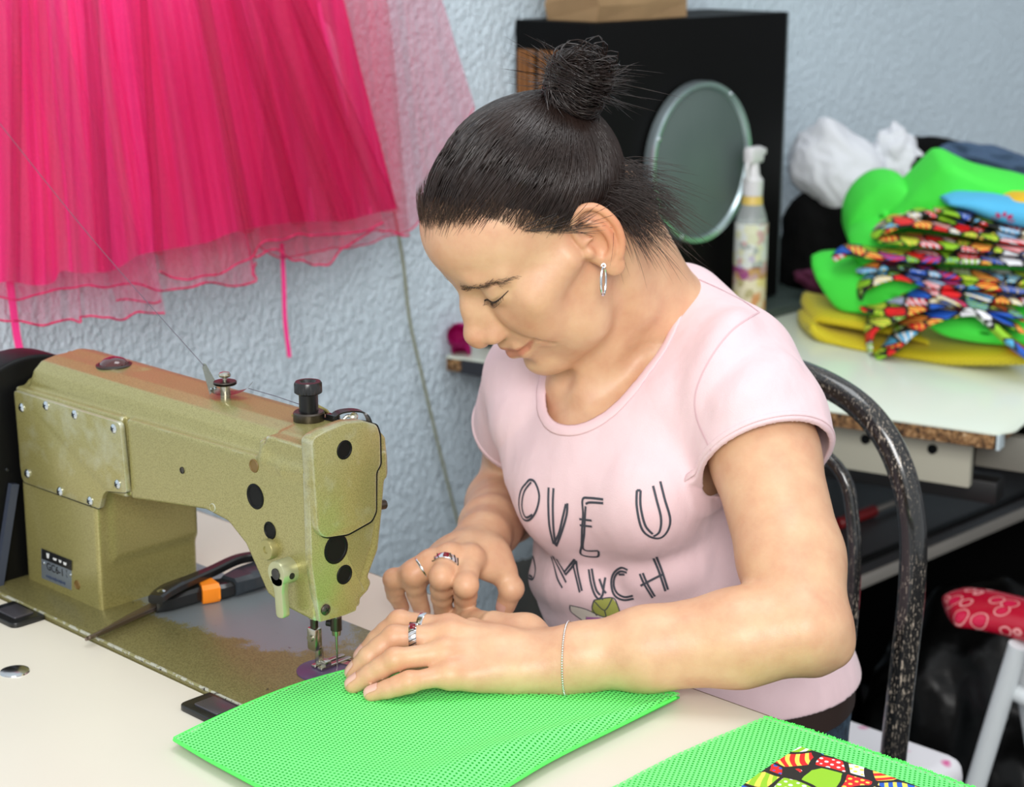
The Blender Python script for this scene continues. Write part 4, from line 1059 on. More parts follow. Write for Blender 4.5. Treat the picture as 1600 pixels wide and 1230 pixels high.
# nape wisps falling behind the ear towards the collar
def napew(i):
    az = PI*.62+rng.random()*PI*.33; po = math.radians(108+22*rng.random()); d = hd(az, po); s_ = H(*(HC+d*(ellr(d)+.002)))
    o = np.array([.45, .42, -.25])+rng.normal(size=3)*np.array([.22, .22, .20]); o /= np.linalg.norm(o); L_ = .022+.030*rng.random()
    c = np.array([rng.normal()*.3, rng.normal()*.3, -.5-.3*rng.random()])
    N = 8; return [s_+o*L_*k/(N-1)+c*L_*.6*(k/(N-1))**2 for k in range(N)]
strands('nape_wisps', napew, 620, mat('brown_wisps', srgb(52, 39, 34), .5), hair, .00020, tip=.1)
def tailw(i):
    az = PI*.60+rng.random()*PI*.22; po = math.radians(100+24*rng.random()); d = hd(az, po); s_ = H(*(HC+d*(ellr(d)+.003)))
    o = np.array([.62, .48, -.10])+rng.normal(size=3)*np.array([.12, .12, .22]); o /= np.linalg.norm(o); L_ = .045+.035*rng.random()
    c = np.array([rng.normal()*.2, rng.normal()*.2, -.55-.3*rng.random()])
    N = 10; return [s_+o*L_*k/(N-1)+c*L_*.5*(k/(N-1))**2 for k in range(N)]
strands('nape_wisps', tailw, 260, bpy.data.materials['brown_wisps'], hair, .00017, tip=.1)
def loose(i):
    az = .95+rng.random()*.7; po = hairline(az)*(.98+.03*rng.random()); d = hd(az, po); s_ = H(*(HC+d*(ellr(d)+.0015)))
    o = HM@np.array([.25, -.7+rng.normal()*.25, -.2+rng.normal()*.3]); o /= np.linalg.norm(o); L_ = .018+.02*rng.random()
    return [s_+o*L_*k/6+(HM@np.array([.35, 0, 0]))*L_*math.sin(k/6*2)*.25 for k in range(7)]
strands('temple_wisps', loose, 70, m_hair, hair, .00022, tip=.1)
def baby(i):
    az = (rng.random()*2-1)*1.3; po = hairline(az)*(.96+.08*rng.random()); d = hd(az, po); s_ = H(*(HC+d*(ellr(d)+.0004)))
    up_ = (bund-d*(bund@d)); up_ /= np.linalg.norm(up_); o = HM@(up_+np.cross(d, up_)*rng.normal()*.25+d*.12); L_ = .010+.012*rng.random()
    return [s_+o*L_*k/4-(HM@d)*L_*.25*(k/4)**2 for k in range(5)]
strands('hairline_wisps', baby, 650, m_wisp, hair, .00015, tip=.3)
# earring
ep = H(*(np.array([.0735, -.008, -.034])))
def earpt(x, y):
    h = bvh.ray_cast(Vector(CC), Vector(ray(x, y)).normalized()); return np.array(h[0])
e0 = earpt(943, 415)
bm = bmesh.new(); tow = -np.array(ray(943, 415)); tow /= np.linalg.norm(tow); hc = e0+np.array([0, 0, -.0125])+tow*.003
ax_ = np.array([.82, .30, 0]); ax_ /= np.linalg.norm(ax_)   # hoop seen nearly edge-on
hv = np.cross(ax_, [0, 0, 1]); hv = hv*.9+tow*.1
pts = [hc+hv*math.sin(a)*.0062+np.array([0, 0, 1])*math.cos(a)*.0125 for a in np.linspace(.15, 2*PI+.0, 36)]
bm_tube(bm, pts, .0011, 8)
bm_cyl(bm, e0+tow*-.001, e0+tow*.0025, .0020, seg=12)
from_bm('hoop_earring', bm, m_silver, person)['label'] = 'silver oval hoop earring'
# ------------------------------------------------------------------ nails, rings, bracelet
m_nail = mat('fingernail', srgb(226, 176, 160), .2)
def nail(J, up, r):
    a, b = np.array(J[2]), np.array(J[3]); d = (b-a)/np.linalg.norm(b-a); u = np.array(up, float); u -= d*(u@d); u /= np.linalg.norm(u); s_ = np.cross(d, u)
    c = b-d*.0005; rows = []; bm = bmesh.new(); o = Vector(c+u*.02)
    for i in range(9):
        row = []
        for j in range(7):
            x = (i/8-.5)*.0125; y = (j/6-.5)*(.0098 if 0 < i < 8 else .0080); q = Vector(c+d*(x-.001)+s_*y+u*.02)
            h = bvh.ray_cast(q, Vector(-u), .03)
            if h[0] is None: row.append(None); continue
            n = h[1] if h[1].dot(Vector(u)) > 0 else -h[1]; row.append(bm.verts.new(h[0]+n*.00045))
        rows.append(row)
    for i in range(8):
        for j in range(6):
            f = [rows[i][j], rows[i+1][j], rows[i+1][j+1], rows[i][j+1]]
            if all(f): bm.faces.new(f)
    if len(bm.faces) > 4: from_bm('fingernail', bm, m_nail, body, auto=0)
    else: bm.free()
for J in LF: nail(J, (-.15, -.35, .93), .007)
for J in RF: nail(J, (.3, -.75, .6), .007)
nail(RT, (.35, -.7, .6), .008)
def limb_loop(c, ax, off, n=64):
    A = axes(ax); out = []
    for k in range(n):
        d = A@Vector((math.cos(2*PI*k/n), math.sin(2*PI*k/n), 0)); h = bvh.ray_cast(Vector(c), d, .06)
        out.append((h[0]+d*off, d) if h[0] is not None else None)
    return out
def ring(J, t_, w_, name, label, m, th=.0009, rad_=.0090):
    a, b = np.array(J[0]), np.array(J[1]); c = a+(b-a)*t_; ax = Vector(b-a).normalized()
    med = rad_*1.07; L_ = limb_loop(c, b-a, .0)
    bm = bmesh.new(); rings = []
    A_r = axes(ax)
    for k_ in range(64):
        d = A_r@Vector((math.cos(2*PI*k_/64), math.sin(2*PI*k_/64), 0)); r = med; p = Vector(c)+d*(r+.0002)
        rings.append([bm.verts.new(p+ax*(x*w_/2)+d*y) for x, y in ((-1, -.001), (-1, th*.7), (-.6, th), (.6, th), (1, th*.7), (1, -.001))])
    N_ = len(rings)
    for i in range(N_):
        A_, B_ = rings[i], rings[(i+1) % N_]
        for k in range(6): bm.faces.new((A_[k], A_[(k+1) % 6], B_[(k+1) % 6], B_[k]))
    o = from_bm(name, bm, m, person); o['label'] = label; return o, Vector(c), ax, med
m_ring = mat('ring_silver', srgb(225, 225, 228), .18, 1); m_stone = mat('red_stone', srgb(120, 16, 34), .1)
ring(LF[0], .50, .0052, 'finger_ring', 'plain wide silver ring on the left index finger', m_ring)
for F_, t_, lab in ((LF[1], .66, 'braided silver ring with red stone on the left middle finger'), (RF[1], .42, 'wide silver ring with red stone on the right middle finger')):
    ro, c, ax, rad = ring(F_, t_, .0062, 'finger_ring', lab, m_ring, .0014, .0094 if F_ is LF[1] else .0102)
    tow = Vector(CC)-c; tow = (tow-ax*tow.dot(ax)).normalized(); up_ = (Vector((0, 0, 1))-ax*ax.z).normalized(); dd = (tow*.5+up_).normalized()
    bm = bmesh.new(); A = Matrix((ax, dd.cross(ax), dd)).transposed(); bm_box(bm, c+dd*(rad+.0016), (.0045, .0050, .0022), rot=A, bevel=.0006); from_bm('red_stone', bm, m_stone, ro)
    bm = bmesh.new()
    for k in range(9):
        an = -1.3+k*.33; d3 = (dd*math.cos(an)+dd.cross(ax)*math.sin(an)); 
        if abs(an) < .35: continue
        bm_box(bm, c+d3*(rad+.0014), (.0070, .0008, .0010), rot=Matrix((ax, d3.cross(ax), d3)).transposed()@Matrix.Rotation(.5, 3, 'Z'))
    from_bm('ring_braid', bm, m_dsteel, ro)
ring(RF[2], .45, .0022, 'finger_ring', 'thin silver ring on the right ring finger', m_ring, .0009, .0096)
L_ = limb_loop(WRL+(ELL-WRL)*.03, ELL-WRL+np.array([.02, -.02, -.02]), .0009, 90)
bm = bmesh.new(); cpt = [q[0] for q in L_ if q]
for i in range(len(cpt)):
    p, q = cpt[i], cpt[(i+1) % len(cpt)]; n_ = max(1, int((q-p).length/.0017))
    for k in range(n_):
        c = p.lerp(q, k/n_); bmesh.ops.create_icosphere(bm, subdivisions=1, radius=.00105, matrix=Matrix.Translation(c))
from_bm('bracelet', bm, m_ring, person, auto=0)['label'] = 'thin silver chain bracelet on the left wrist'
# ------------------------------------------------------------------ jeans, belt
m_jean = mat('dark_denim', srgb(38, 58, 76), .85); t = NT(m_jean); t.color(t.ramp(t.noise(70, 5, None, .7), [(.35, srgb(22, 34, 48)), (.55, srgb(44, 66, 84)), (.75, srgb(84, 104, 118))]))
t.bump(t.noise(400, 2), .3, .001)
S = SDF((-.16, -.12, .38), (.36, .58, .74), .0045)
S.ell((.098, .390, .635), (.138, .130, .125), k=0)
for sx_, kx in ((.05, -.02), (.155, .20)): S.chain([(sx_, .40, .545), (sx_+(kx-sx_)*.5, .20, .548), (kx, .0, .54)], [.085, .078, .062], k=.03)
custom(S, (-.2, .1, .65), (.4, .6, .80), lambda X, Y, Z_: (-(Z_-.672)+X*0+Y*0), .001, 'sub')
P_, F_, N_ = S.mesh(); jeans = from_np('jeans', P_, F_, [m_jean], person, normals=N_)
m_belt = mat('brown_leather', srgb(46, 30, 24), .5)
bm = bmesh.new(); rr_ = []
for a in np.linspace(0, 2*PI, 72, endpoint=False):
    x, y = .098+.1405*math.cos(a), .390+.1325*math.sin(a); z0 = .641
    rr_.append([bm.verts.new((x, y, z0)), bm.verts.new((x, y, z0+.026)), bm.verts.new((.098+.130*math.cos(a), .390+.122*math.sin(a), z0+.026)), bm.verts.new((.098+.130*math.cos(a), .390+.122*math.sin(a), z0))])
for i in range(72):
    for k in range(4): bm.faces.new((rr_[i][k], rr_[i][(k+1) % 4], rr_[(i+1) % 72][(k+1) % 4], rr_[(i+1) % 72][k]))
from_bm('belt', bm, m_belt, person)['label'] = 'dark brown leather belt'
for kx in (-.02, .20):
    bm = bmesh.new(); bm_tube(bm, catmull([(kx, .0, .54), (kx, -.05, .50), (kx, -.03, .36), (kx, .02, .10)], 6), list(np.linspace(.062, .045, 19)), 20); from_bm('trouser_leg', bm, m_jean, jeans)
    bm = bmesh.new(); bm_box(bm, (kx, -.03, .045), (.09, .24, .088), bevel=.03, seg=4); from_bm('shoe', bm, m_blk2, person)
# ------------------------------------------------------------------ cloth materials
def mesh_fabric(name, c1, c2, sc=330., alpha=True):
    m = mat(name, c1, .6); t = NT(m); uv = t.n('ShaderNodeTexCoord').outputs['UV']
    s = t.n('ShaderNodeSeparateXYZ', {0: uv}); a = t.math('SINE', t.math('MULTIPLY', s.outputs[0], sc)); b = t.math('SINE', t.math('MULTIPLY', s.outputs[1], sc))
    h = t.math('MULTIPLY', a, b)
    hole = t.n('ShaderNodeMapRange', {0: h, 1: .30, 2: .52, 3: 0.0, 4: 1.0}).outputs[0]
    t.color(t.mix(hole, c1, c2)); t.bump(t.math('MULTIPLY', hole, -1), .5, .0006)
    if alpha: t.link(t.math('SUBTRACT', 1.0, t.math('MULTIPLY', hole, .92)), t.b.inputs['Alpha'])
    t.b.inputs['Sheen Weight'].default_value = .1
    return m
GR1, GR2 = (.17, .98, .21, 1), (.06, .72, .10, 1)
m_green = mesh_fabric('neon_green_mesh', GR1, GR2, 1250.)
m_gunder = mat('green_underlayer', (.08, .70, .13, 1), .8)
m_greens = mat('neon_green_cloth', (.06, .78, .06, 1), .7); t = NT(m_greens); t.bump(t.noise(30, 4), .5, .004)
m_greent = mat('neon_green_thread', (.10, .95, .12, 1), .6)
def uvscale(o, f): pass
def patch_sheet(name, top, bot, zf, m, parent, nu=120, nv=40, th=None, uvrot=.5):
    T_ = catmull(top, 12); B_ = catmull(bot, 12)
    def res(C_, n):
        L = np.concatenate([[0], np.cumsum(np.linalg.norm(np.diff(C_, axis=0), axis=1))]); s = np.linspace(0, L[-1], n); return np.stack([np.interp(s, L, C_[:, k]) for k in (0, 1)], 1)
    T_ = res(T_, nu); B_ = res(B_, nu); V = []; UV = []
    for j in range(nv):
        v = j/(nv-1)
        for i in range(nu):
            p = T_[i]*(1-v)+B_[i]*v; q = atz(p[0], p[1], .757); z = zf(i/(nu-1), v, q); V.append((q[0], q[1], z))
            c, s_ = math.cos(uvrot), math.sin(uvrot); UV.append((q[0]*c-q[1]*s_, q[0]*s_+q[1]*c))
    Fq = [(j*nu+i, j*nu+i+1, (j+1)*nu+i+1, (j+1)*nu+i) for j in range(nv-1) for i in range(nu-1)]
    return from_np(name, V, Fq, m, parent, uv=UV), np.array(V).reshape(nv, nu, 3)
top = [(272, 1156), (370, 1109), (450, 1077), (515, 1057), (560, 1050), (660, 1058), (800, 1064), (940, 1074), (1062, 1087)]
bot = [(272, 1158), (335, 1195), (420, 1240), (520, 1290), (660, 1300), (770, 1243), (860, 1190), (960, 1140), (1062, 1090)]
gf = empty('mesh_fabric', (.1, -.05, .757), 'neon green mesh fabric under the needle, held flat by her hand', 'fabric')
def zg(u, v, q):
    r = .0008*noise.noise(Vector((q[0]*18, q[1]*18, 0)))
    ridge = .006*math.exp(-((v-.62-.1*u)/.10)**2)*math.exp(-((u-.62)/.22)**2); return .7592+r+ridge+.001*(1-v)*0
g1, VG = patch_sheet('top_layer', top, bot, zg, m_green, gf)
g2, _ = patch_sheet('bottom_layer', top, bot, lambda u, v, q: .7562, m_gunder, gf, uvrot=.52)
bm = bmesh.new()
bm_tube(bm, [tuple(VG[-1, i]+np.array([0, 0, -.0010])) for i in range(0, 120, 2)], .0014, 6); bm_tube(bm, [tuple(VG[0, i]+np.array([0, 0, -.0008])) for i in range(0, 120, 2)], .0010, 6)
from_bm('folded_edge', bm, m_greent, gf)
# second piece, with the printed panel, along the operator's edge
gf2 = empty('mesh_fabric', (.35, .1, .757), 'neon green mesh fabric with a printed colourful panel on the table corner', 'fabric')
top2 = [(1194, 1114), (1275, 1141), (1360, 1171), (1450, 1203), (1535, 1232), (1700, 1290)]
bot2 = [(1153, 1133), (1047, 1178), (950, 1228), (900, 1262), (860, 1300), (830, 1330)]
top2 = [(1194, 1115), (1190, 1117), (1153, 1132), (1047, 1178), (950, 1228), (860, 1270)]
bot2 = [(1194, 1115), (1275, 1140), (1360, 1170), (1450, 1201), (1535, 1231), (1640, 1268)]
g3, VG2 = patch_sheet('mesh_layer', top2, bot2, lambda u, v, q: .7545+.0006*noise.noise(Vector((q[0]*30, q[1]*30, 1))), m_green, gf2, uvrot=.3)
patch_sheet('under_layer', top2, bot2, lambda u, v, q: .7522, m_gunder, gf2, uvrot=.34)
bm = bmesh.new()
for i in range(0, 118):
    p = Vector(VG2[-1, i]); q = Vector(VG2[-1, i+1])
    for k in range(3): 
        c = p.lerp(q, k/3); bm_tube(bm, [c, c+Vector((random.uniform(-.0006, .0006), .0018, random.uniform(-.001, .001)))], .0005, 4)
from_bm('frayed_edge', bm, m_greent, gf2)
def pop_print(name, sc, coord='UV'):
    """colourful generic patchwork: black-outlined cells, plain, striped or dotted"""
    m = mat(name, G(.8), .6); t = NT(m); uv = t.n('ShaderNodeTexCoord').outputs[coord]
    wob = t.n('ShaderNodeTexNoise', {'Vector': uv, 'Scale': sc*.9, 'Detail': 0.0})
    mp = t.n('ShaderNodeVectorMath', {0: uv, 1: t.n('ShaderNodeVectorMath', {0: wob.outputs[1], 1: (.45/sc,)*3}, operation='MULTIPLY').outputs[0]}, operation='ADD').outputs[0]
    v1 = t.n('ShaderNodeTexVoronoi', {'Vector': mp, 'Scale': sc, 'Randomness': .85}); edge = t.n('ShaderNodeTexVoronoi', {'Vector': mp, 'Scale': sc, 'Randomness': .85}, feature='DISTANCE_TO_EDGE')
    s = t.n('ShaderNodeSeparateColor', {0: v1.outputs['Color']}); r1, r2, r3 = s.outputs[0], s.outputs[1], s.outputs[2]
    R_, Bl, Gr, Ye, Wh, Cy = srgb(232, 30, 34), srgb(30, 92, 196), srgb(150, 206, 40), srgb(250, 222, 90), srgb(240, 240, 244), srgb(90, 184, 232)
    c1 = t.ramp(r1, [(0, R_), (.28, Gr), (.48, Bl), (.62, Wh), (.78, Cy), (.90, R_)], 'CONSTANT')
    c2 = t.ramp(r2, [(0, Ye), (.45, Wh), (.7, Bl), (.85, Ye)], 'CONSTANT')
    sx = t.n('ShaderNodeSeparateXYZ', {0: mp}); ang = t.math('MULTIPLY', r2, 6.28)
    lin = t.math('ADD', t.math('MULTIPLY', sx.outputs[0], t.math('COSINE', ang)), t.math('MULTIPLY', sx.outputs[1], t.math('SINE', ang)))
    st = t.math('GREATER_THAN', t.math('SINE', t.math('MULTIPLY', lin, sc*22)), .15)
    dots = t.n('ShaderNodeTexVoronoi', {'Vector': uv, 'Scale': sc*4.2, 'Randomness': .25}); dd_ = t.math('LESS_THAN', dots.outputs['Distance'], .30)
    isst = t.math('LESS_THAN', r3, .42); isdot = t.math('GREATER_THAN', r3, .62)
    fac = t.math('ADD', t.math('MULTIPLY', isst, st), t.math('MULTIPLY', isdot, dd_))
    c = t.mix(fac, c1, c2); c = t.mix(t.math('LESS_THAN', edge.outputs['Distance'], .07), c, G(.008)); t.color(c); return m
m_pop = pop_print('patchwork_print', 40.)
top3 = [(1251, 1164), (1240, 1170), (1200, 1196), (1153, 1230), (1110, 1262)]; bot3 = [(1251, 1164), (1300, 1180), (1370, 1203), (1442, 1229), (1560, 1272)]
patch_sheet('printed_panel', top3, bot3, lambda u, v, q: .7556+.0004*noise.noise(Vector((q[0]*30, q[1]*30, 1))), m_pop, gf2, 60, 30, uvrot=.2)
# ------------------------------------------------------------------ scissors / snips lying on the bed
m_snip = mat('snip_black', G(.013), .22); m_blade = mat('blade_steel', srgb(140, 126, 118), .3, .9)
sc_ = empty('thread_scissors', atz(300, 925, .754), 'black-handled scissors with an orange band lying on the machine bed', 'scissors')
def flat_bar(name, pts, ws, z0, th, m, parent):
    P_ = [atz(x, y, z0) for x, y in pts]; C_ = catmull(P_, 6); w_ = np.interp(np.linspace(0, 1, len(C_)), np.linspace(0, 1, len(ws)), ws)
    bm = bmesh.new(); T_ = np.gradient(C_, axis=0); T_ /= np.linalg.norm(T_, axis=1)[:, None]; Sd = np.cross(T_, [0, 0, 1])
    rings = [[bm.verts.new(C_[i]+Sd[i]*w_[i]*a+np.array([0, 0, th*b])) for a, b in ((-1, -.3), (-.8, -.5), (.8, -.5), (1, -.3), (1, .3), (.7, .5), (-.7, .5), (-1, .3))] for i in range(len(C_))]
    for a, b in zip(rings, rings[1:]):
        for k in range(8): bm.faces.new((a[k], a[(k+1) % 8], b[(k+1) % 8], b[k]))
    bm.faces.new(rings[0]); bm.faces.new(rings[-1][::-1]); return from_bm(name, bm, m, parent)
flat_bar('blade', [(134, 999), (165, 985), (205, 965), (250, 944)], [.0012, .003, .0052, .0066], .7575, .003, m_blade, sc_)
flat_bar('blade', [(140, 996), (175, 978), (215, 958), (256, 938)], [.001, .0025, .0045, .006], .7605, .0022, m_blade, sc_)
flat_bar('handle', [(240, 944), (262, 938), (290, 930), (318, 922), (345, 920), (366, 914)], [.006, .011, .0110, .0108, .0115, .009], .762, .014, m_snip, sc_)
flat_bar('handle', [(243, 937), (262, 922), (300, 906), (330, 893), (372, 874), (412, 868)], [.007, .009, .0062, .0055, .0050, .0045], .775, .008, m_snip, sc_)
flat_bar('finger_grip', [(358, 915), (380, 906), (400, 899), (425, 890)], [.010, .016, .0175, .015], .764, .017, mat('grip_slate', srgb(48, 54, 60), .35), sc_)
flat_bar('orange_band', [(313, 924.5), (324, 923), (336, 920.5)], [.0122, .0120, .0125], .763, .0175, mat('orange_plastic', srgb(250, 140, 26), .4), sc_)
bm = bmesh.new(); p = atz(252, 925, .778); bm_lathe(bm, p, (0, 0, 1), [(.004, -.002), (.004, .001), (.002, .0022), (0, .0024)], 20); from_bm('pivot_screw', bm, m_silver, sc_)
# thread running down to the guide
bm = bmesh.new(); a = Vector(aty(-14, 176, .02)); b = Vector(aty(319, 572, -.012)); mid_ = (a+b)/2-Vector((0, 0, .006))
bm_tube(bm, [tuple(v) for v in catmull([a, mid_, b], 8)], .00035, 5); bm_tube(bm, [aty(388, 607, -.012), aty(430, 619, -.008), aty(474, 634, -.008)], .00035, 5)
from_bm('sewing_thread', bm, mat('grey_thread', srgb(84, 78, 92), .7), mach)
# ------------------------------------------------------------------ pink dress hanging on the wall
def wallp(x, y, d): return atx(x, y, WX+d)
PK = srgb(236, 24, 112)
m_satin = mat('pink_satin', srgb(250, 52, 142), .38); t = NT(m_satin); t.b.inputs['Sheen Weight'].default_value = .3; t.bump(t.noise(14, 4), .5, .01)
def tulle(name, a, col):
    m = mat(name, col, .7); t = NT(m); co = t.co(); n = t.noise(420, 2, co)
    t.link(t.math('ADD', a-.12, t.math('MULTIPLY', n, .24)), t.b.inputs['Alpha']); return m
m_tul = tulle('pink_tulle', .30, srgb(236, 30, 112)); m_tul2 = tulle('sheer_pink_tulle', .22, srgb(228, 50, 120)); m_hem = mat('pink_hem_thread', srgb(206, 24, 92), .6)
m_fold_shade = tulle('fold_shade_pink', .45, srgb(190, 8, 70)); m_tul4 = tulle('side_pink_tulle', .36, srgb(214, 30, 100)); m_tul3 = tulle('deep_pink_tulle', .34, srgb(210, 14, 84))  # first one is the dark pink of the painted fold shade
dress = empty('tulle_dress', (WX+.03, .4, 1.0), 'bright pink satin and tulle dress hanging on the wall', 'dress')
def sheet(name, tops, hems, m, d0, amp, freq, seed, parent, nu=260, nv=46, hemr=0, hemwob=0, dcurve=.0):
    tx = lambda u, P: np.array([np.interp(u, np.linspace(0, 1, len(P)), [p[k] for p in P]) for k in (0, 1)])
    hs = catmull(hems, 10) if len(hems) > 2 else np.array(hems, float)
    L = np.concatenate([[0], np.cumsum(np.abs(np.diff(hs[:, 0]))+1e-6)]); L /= L[-1]
    ph = np.cumsum(rng.random(60)*1.4+.5); V = []
    us = np.linspace(0, 1, nu)
    fr = np.array([noise.noise(Vector((u*freq, seed, 0)))+.5*noise.noise(Vector((u*freq*2.3, seed+5, 0))) for u in us])
    for j in range(nv):
        v = j/(nv-1)
        for i, u in enumerate(us):
            a = tx(u, tops); b = np.array([np.interp(u, L, hs[:, k]) for k in (0, 1)])
            f = fr[i]*(.55+.45*v)+.25*noise.noise(Vector((u*freq*.8, seed+9, v*1.6)))
            p = a*(1-v)+b*v; p[0] += 3*noise.noise(Vector((u*freq*.5, v*2, seed)))
            p[1] += hemwob*v**6*noise.noise(Vector((u*freq*1.1, 3.3, seed)))*18
            V.append(wallp(p[0], p[1], d0+amp*f+dcurve*math.sin(PI*u)))
    Fq = [(j*nu+i, j*nu+i+1, (j+1)*nu+i+1, (j+1)*nu+i) for j in range(nv-1) for i in range(nu-1)]
    o = from_np(name, V, Fq, m, parent)
    if hemr:
        V = np.array(V).reshape(nv, nu, 3); bm = bmesh.new(); bm_tube(bm, [tuple(q) for q in V[-1, ::2]], hemr, 6); from_bm('hem', bm, m_hem, o)
    return o
sat_hem = [(-30, 446), (18, 440), (50, 446), (83, 442), (96, 424), (130, 427), (178, 422), (215, 400), (252, 392), (324, 379), (356, 366), (398, 356), (462, 347), (536, 345), (575, 336), (622, 326)]
sheet('satin_skirt', [(-30, -60), (120, -60), (330, -60), (520, -60)], sat_hem, m_satin, .062, .062, 11, 1, dress, 420, 60)
sheet('tulle_layer', [(-40, -60), (160, -60), (300, -60)], [(-40, 462), (30, 470), (100, 452), (180, 446), (260, 452), (330, 446), (398, 440), (392, 428), (400, 410)], m_tul, .120, .026, 11, 7, dress, hemr=.0012, hemwob=.5)
sheet('tulle_layer', [(-60, -60), (90, -60), (150, -60)], [(-50, 494), (0, 499), (55, 511), (90, 502), (125, 503), (128, 492), (186, 498), (220, 488), (259, 493)], m_tul2, .140, .022, 9, 12, dress, hemr=.0012, hemwob=.5)
sheet('tulle_layer', [(290, -60), (460, -60), (600, -60)], [(398, 400), (420, 392), (450, 402), (480, 412), (512, 414), (537, 386), (570, 372), (610, 362), (642, 366)], m_tul3, .125, .024, 9, 21, dress, hemr=.0012, hemwob=.6)
sheet('tulle_layer', [(420, -60), (560, -60), (672, -60)], [(405, 385), (440, 402), (500, 392), (560, 384), (600, 372), (650, 350), (700, 260), (742, 165)], m_tul4, .08, .016, 12, 31, dress, hemr=.0009, hemwob=.2)
sheet('tulle_layer', [(190, -60), (330, -60), (460, -60)], [(250, 420), (300, 436), (350, 424), (392, 402), (410, 380), (470, 372), (540, 362), (600, 350)], m_tul3, .135, .026, 8, 41, dress, hemr=.0012, hemwob=.7)
sheet('tulle_layer', [(-20, -60), (60, -60)], [(182, 470), (200, 468), (240, 474), (252, 470)], m_tul2, .13, .01, 8, 52, dress, 80, hemr=.001)
bm = bmesh.new(); bm_tube(bm, [wallp(300, -70, .0), wallp(300, -66, .05), wallp(300, -58, .09)], .004, 8); bm_tube(bm, [wallp(60, -70, .0), wallp(60, -66, .05), wallp(60, -58, .09)], .004, 8); from_bm('hanging_loop', bm, m_satin, dress)
for (a0, a1, b0, b1, hy) in ((128, 150, 150, 176, 424), (300, 318, 372, 398, 362), (345, 360, 455, 478, 350), (372, 396, 520, 548, 345), (20, 36, 14, 32, 442), (420, 450, 590, 625, 330), (215, 226, 240, 256, 396)):  # dark strips put the shade of the skirt folds into colour
    sheet('fold_shade_band', [(a0, -60), (a1, -60)], [(b0, hy), ((b0+b1)/2, hy+3), (b1, hy)], m_fold_shade, .135, .012, 2, b0, dress, 30, 30)
for pts, w_ in (([(14, 430), (20, 480), (27, 530), (33, 556)], .0085), ([(440, 380), (443, 440), (445, 500), (452, 558)], .0055)):
    ribbon('ribbon', [wallp(x, y, .07) for x, y in pts], (.3, 1, 0), w_, .0012, m_satin, dress)
bm = bmesh.new(); bm_tube(bm, catmull([wallp(x, y, .012) for x, y in ((616, 330), (630, 412), (640, 500), (660, 590), (681, 680), (702, 765), (724, 850), (738, 900))], 8), .0021, 8)
tag(from_bm('hanging_cord', bm, mat('olive_cord', srgb(138, 140, 112), .8)), 'thin olive-grey cord hanging down the white plaster wall', 'cord')
# ------------------------------------------------------------------ wall shelf with magenta bow
# ------------------------------------------------------------------ black cabinet, paper bag, round mirror, spray bottle
XC = -.60
cab = empty('black_cabinet', (-.67, 1.23, .766), 'tall black cabinet with brown ribbed side against the wall', 'cabinet')
m_cab = mat('black_laminate', G(.002), .6, **{'Specular_IOR_Level': .12})
ys = atx(925, 42, XC)[1]; yr = atx(1222, 20, XC)[1]; zt_ = atx(1000, 32, XC)[2]; zb = .7665
D_ = XC-WX-.004; cx_ = XC-D_/2
bm = bmesh.new(); bm_box(bm, (cx_-.001, (ys+yr)/2, (zt_+zb)/2), (D_, yr-ys, zt_-zb), bevel=.002); from_bm('carcass', bm, m_cab, cab, smooth=False)
bm = bmesh.new(); bm_box(bm, (XC+.003, (ys+yr)/2, (zt_+zb)/2+.002), (.012, yr-ys+.004, zt_-zb-.004), bevel=.001); from_bm('door', bm, m_cab, cab)
bm = bmesh.new(); bm_box(bm, (XC-.002, yr+.005, (zt_+zb)/2), (.020, .006, zt_-zb), bevel=.001); from_bm('metal_edge', bm, mat('edge_grey', srgb(96, 106, 108), .35, .5), cab)
m_slat = mat('brown_slats', srgb(126, 80, 38), .5)
xs_ = WX+.010
for i in range(11):
    w_ = (.0085, .006, .0095)[i % 3]; xs_ += .0035+(.007 if i in (3, 7) else 0)
    bm = bmesh.new(); bm_box(bm, (xs_+w_/2, ys-.004, (zt_+zb)/2-.016), (w_, .006+.002*(i % 2), zt_-zb-.05), bevel=.001); from_bm('slat', bm, m_slat, cab); xs_ += w_
    if xs_ > XC-.012: break
m_kraft = mat('kraft_paper', srgb(152, 122, 86), .8); t = NT(m_kraft); t.color(t.mix(t.noise(12, 4), srgb(160, 130, 92), srgb(136, 108, 74))); t.bump(t.noise(10, 3), .6, .01)
bgy0 = atx(932, 30, XC-.012)[1]; bgy1 = atx(1073, 25, XC-.012)[1]
bm = bmesh.new(); n_ = 18; L0 = [(XC-.012, bgy0), (XC-.008, bgy0+(bgy1-bgy0)*.5), (XC-.012, bgy1), (WX+.045, bgy1-.003), (WX+.045, bgy0)]
rings = []
for k in range(8):
    z = zt_+.0005+k*.022; rings.append([bm.verts.new((x+.004*math.sin(k*1.7+i)*(k > 0), y+.004*math.cos(k*1.3+i*2)*(k > 0), z)) for i, (x, y) in enumerate(L0)])
for a, b in zip(rings, rings[1:]):
    for i in range(5): bm.faces.new((a[i], a[(i+1) % 5], b[(i+1) % 5], b[i]))
bm.faces.new(rings[0])
tag(from_bm('paper_bag', bm, m_kraft, smooth=False), 'brown kraft paper bag standing on top of the black cabinet', 'bag')
XM = XC+.020
mc_ = atx(1091, 254, XM); rv = (atx(1091, 128, XM)[2]-atx(1091, 378, XM)[2])/2
mir = empty('round_mirror', (XM, mc_[1], mc_[2]-rv), 'round grey mirror with a pale metal rim against the black cabinet', 'mirror')
bm = bmesh.new(); prof = [(rv-.010, .004), (rv-.007, .010), (rv-.001, .011), (rv+.001, .006), (rv+.001, -.006), (rv-.010, -.008)]
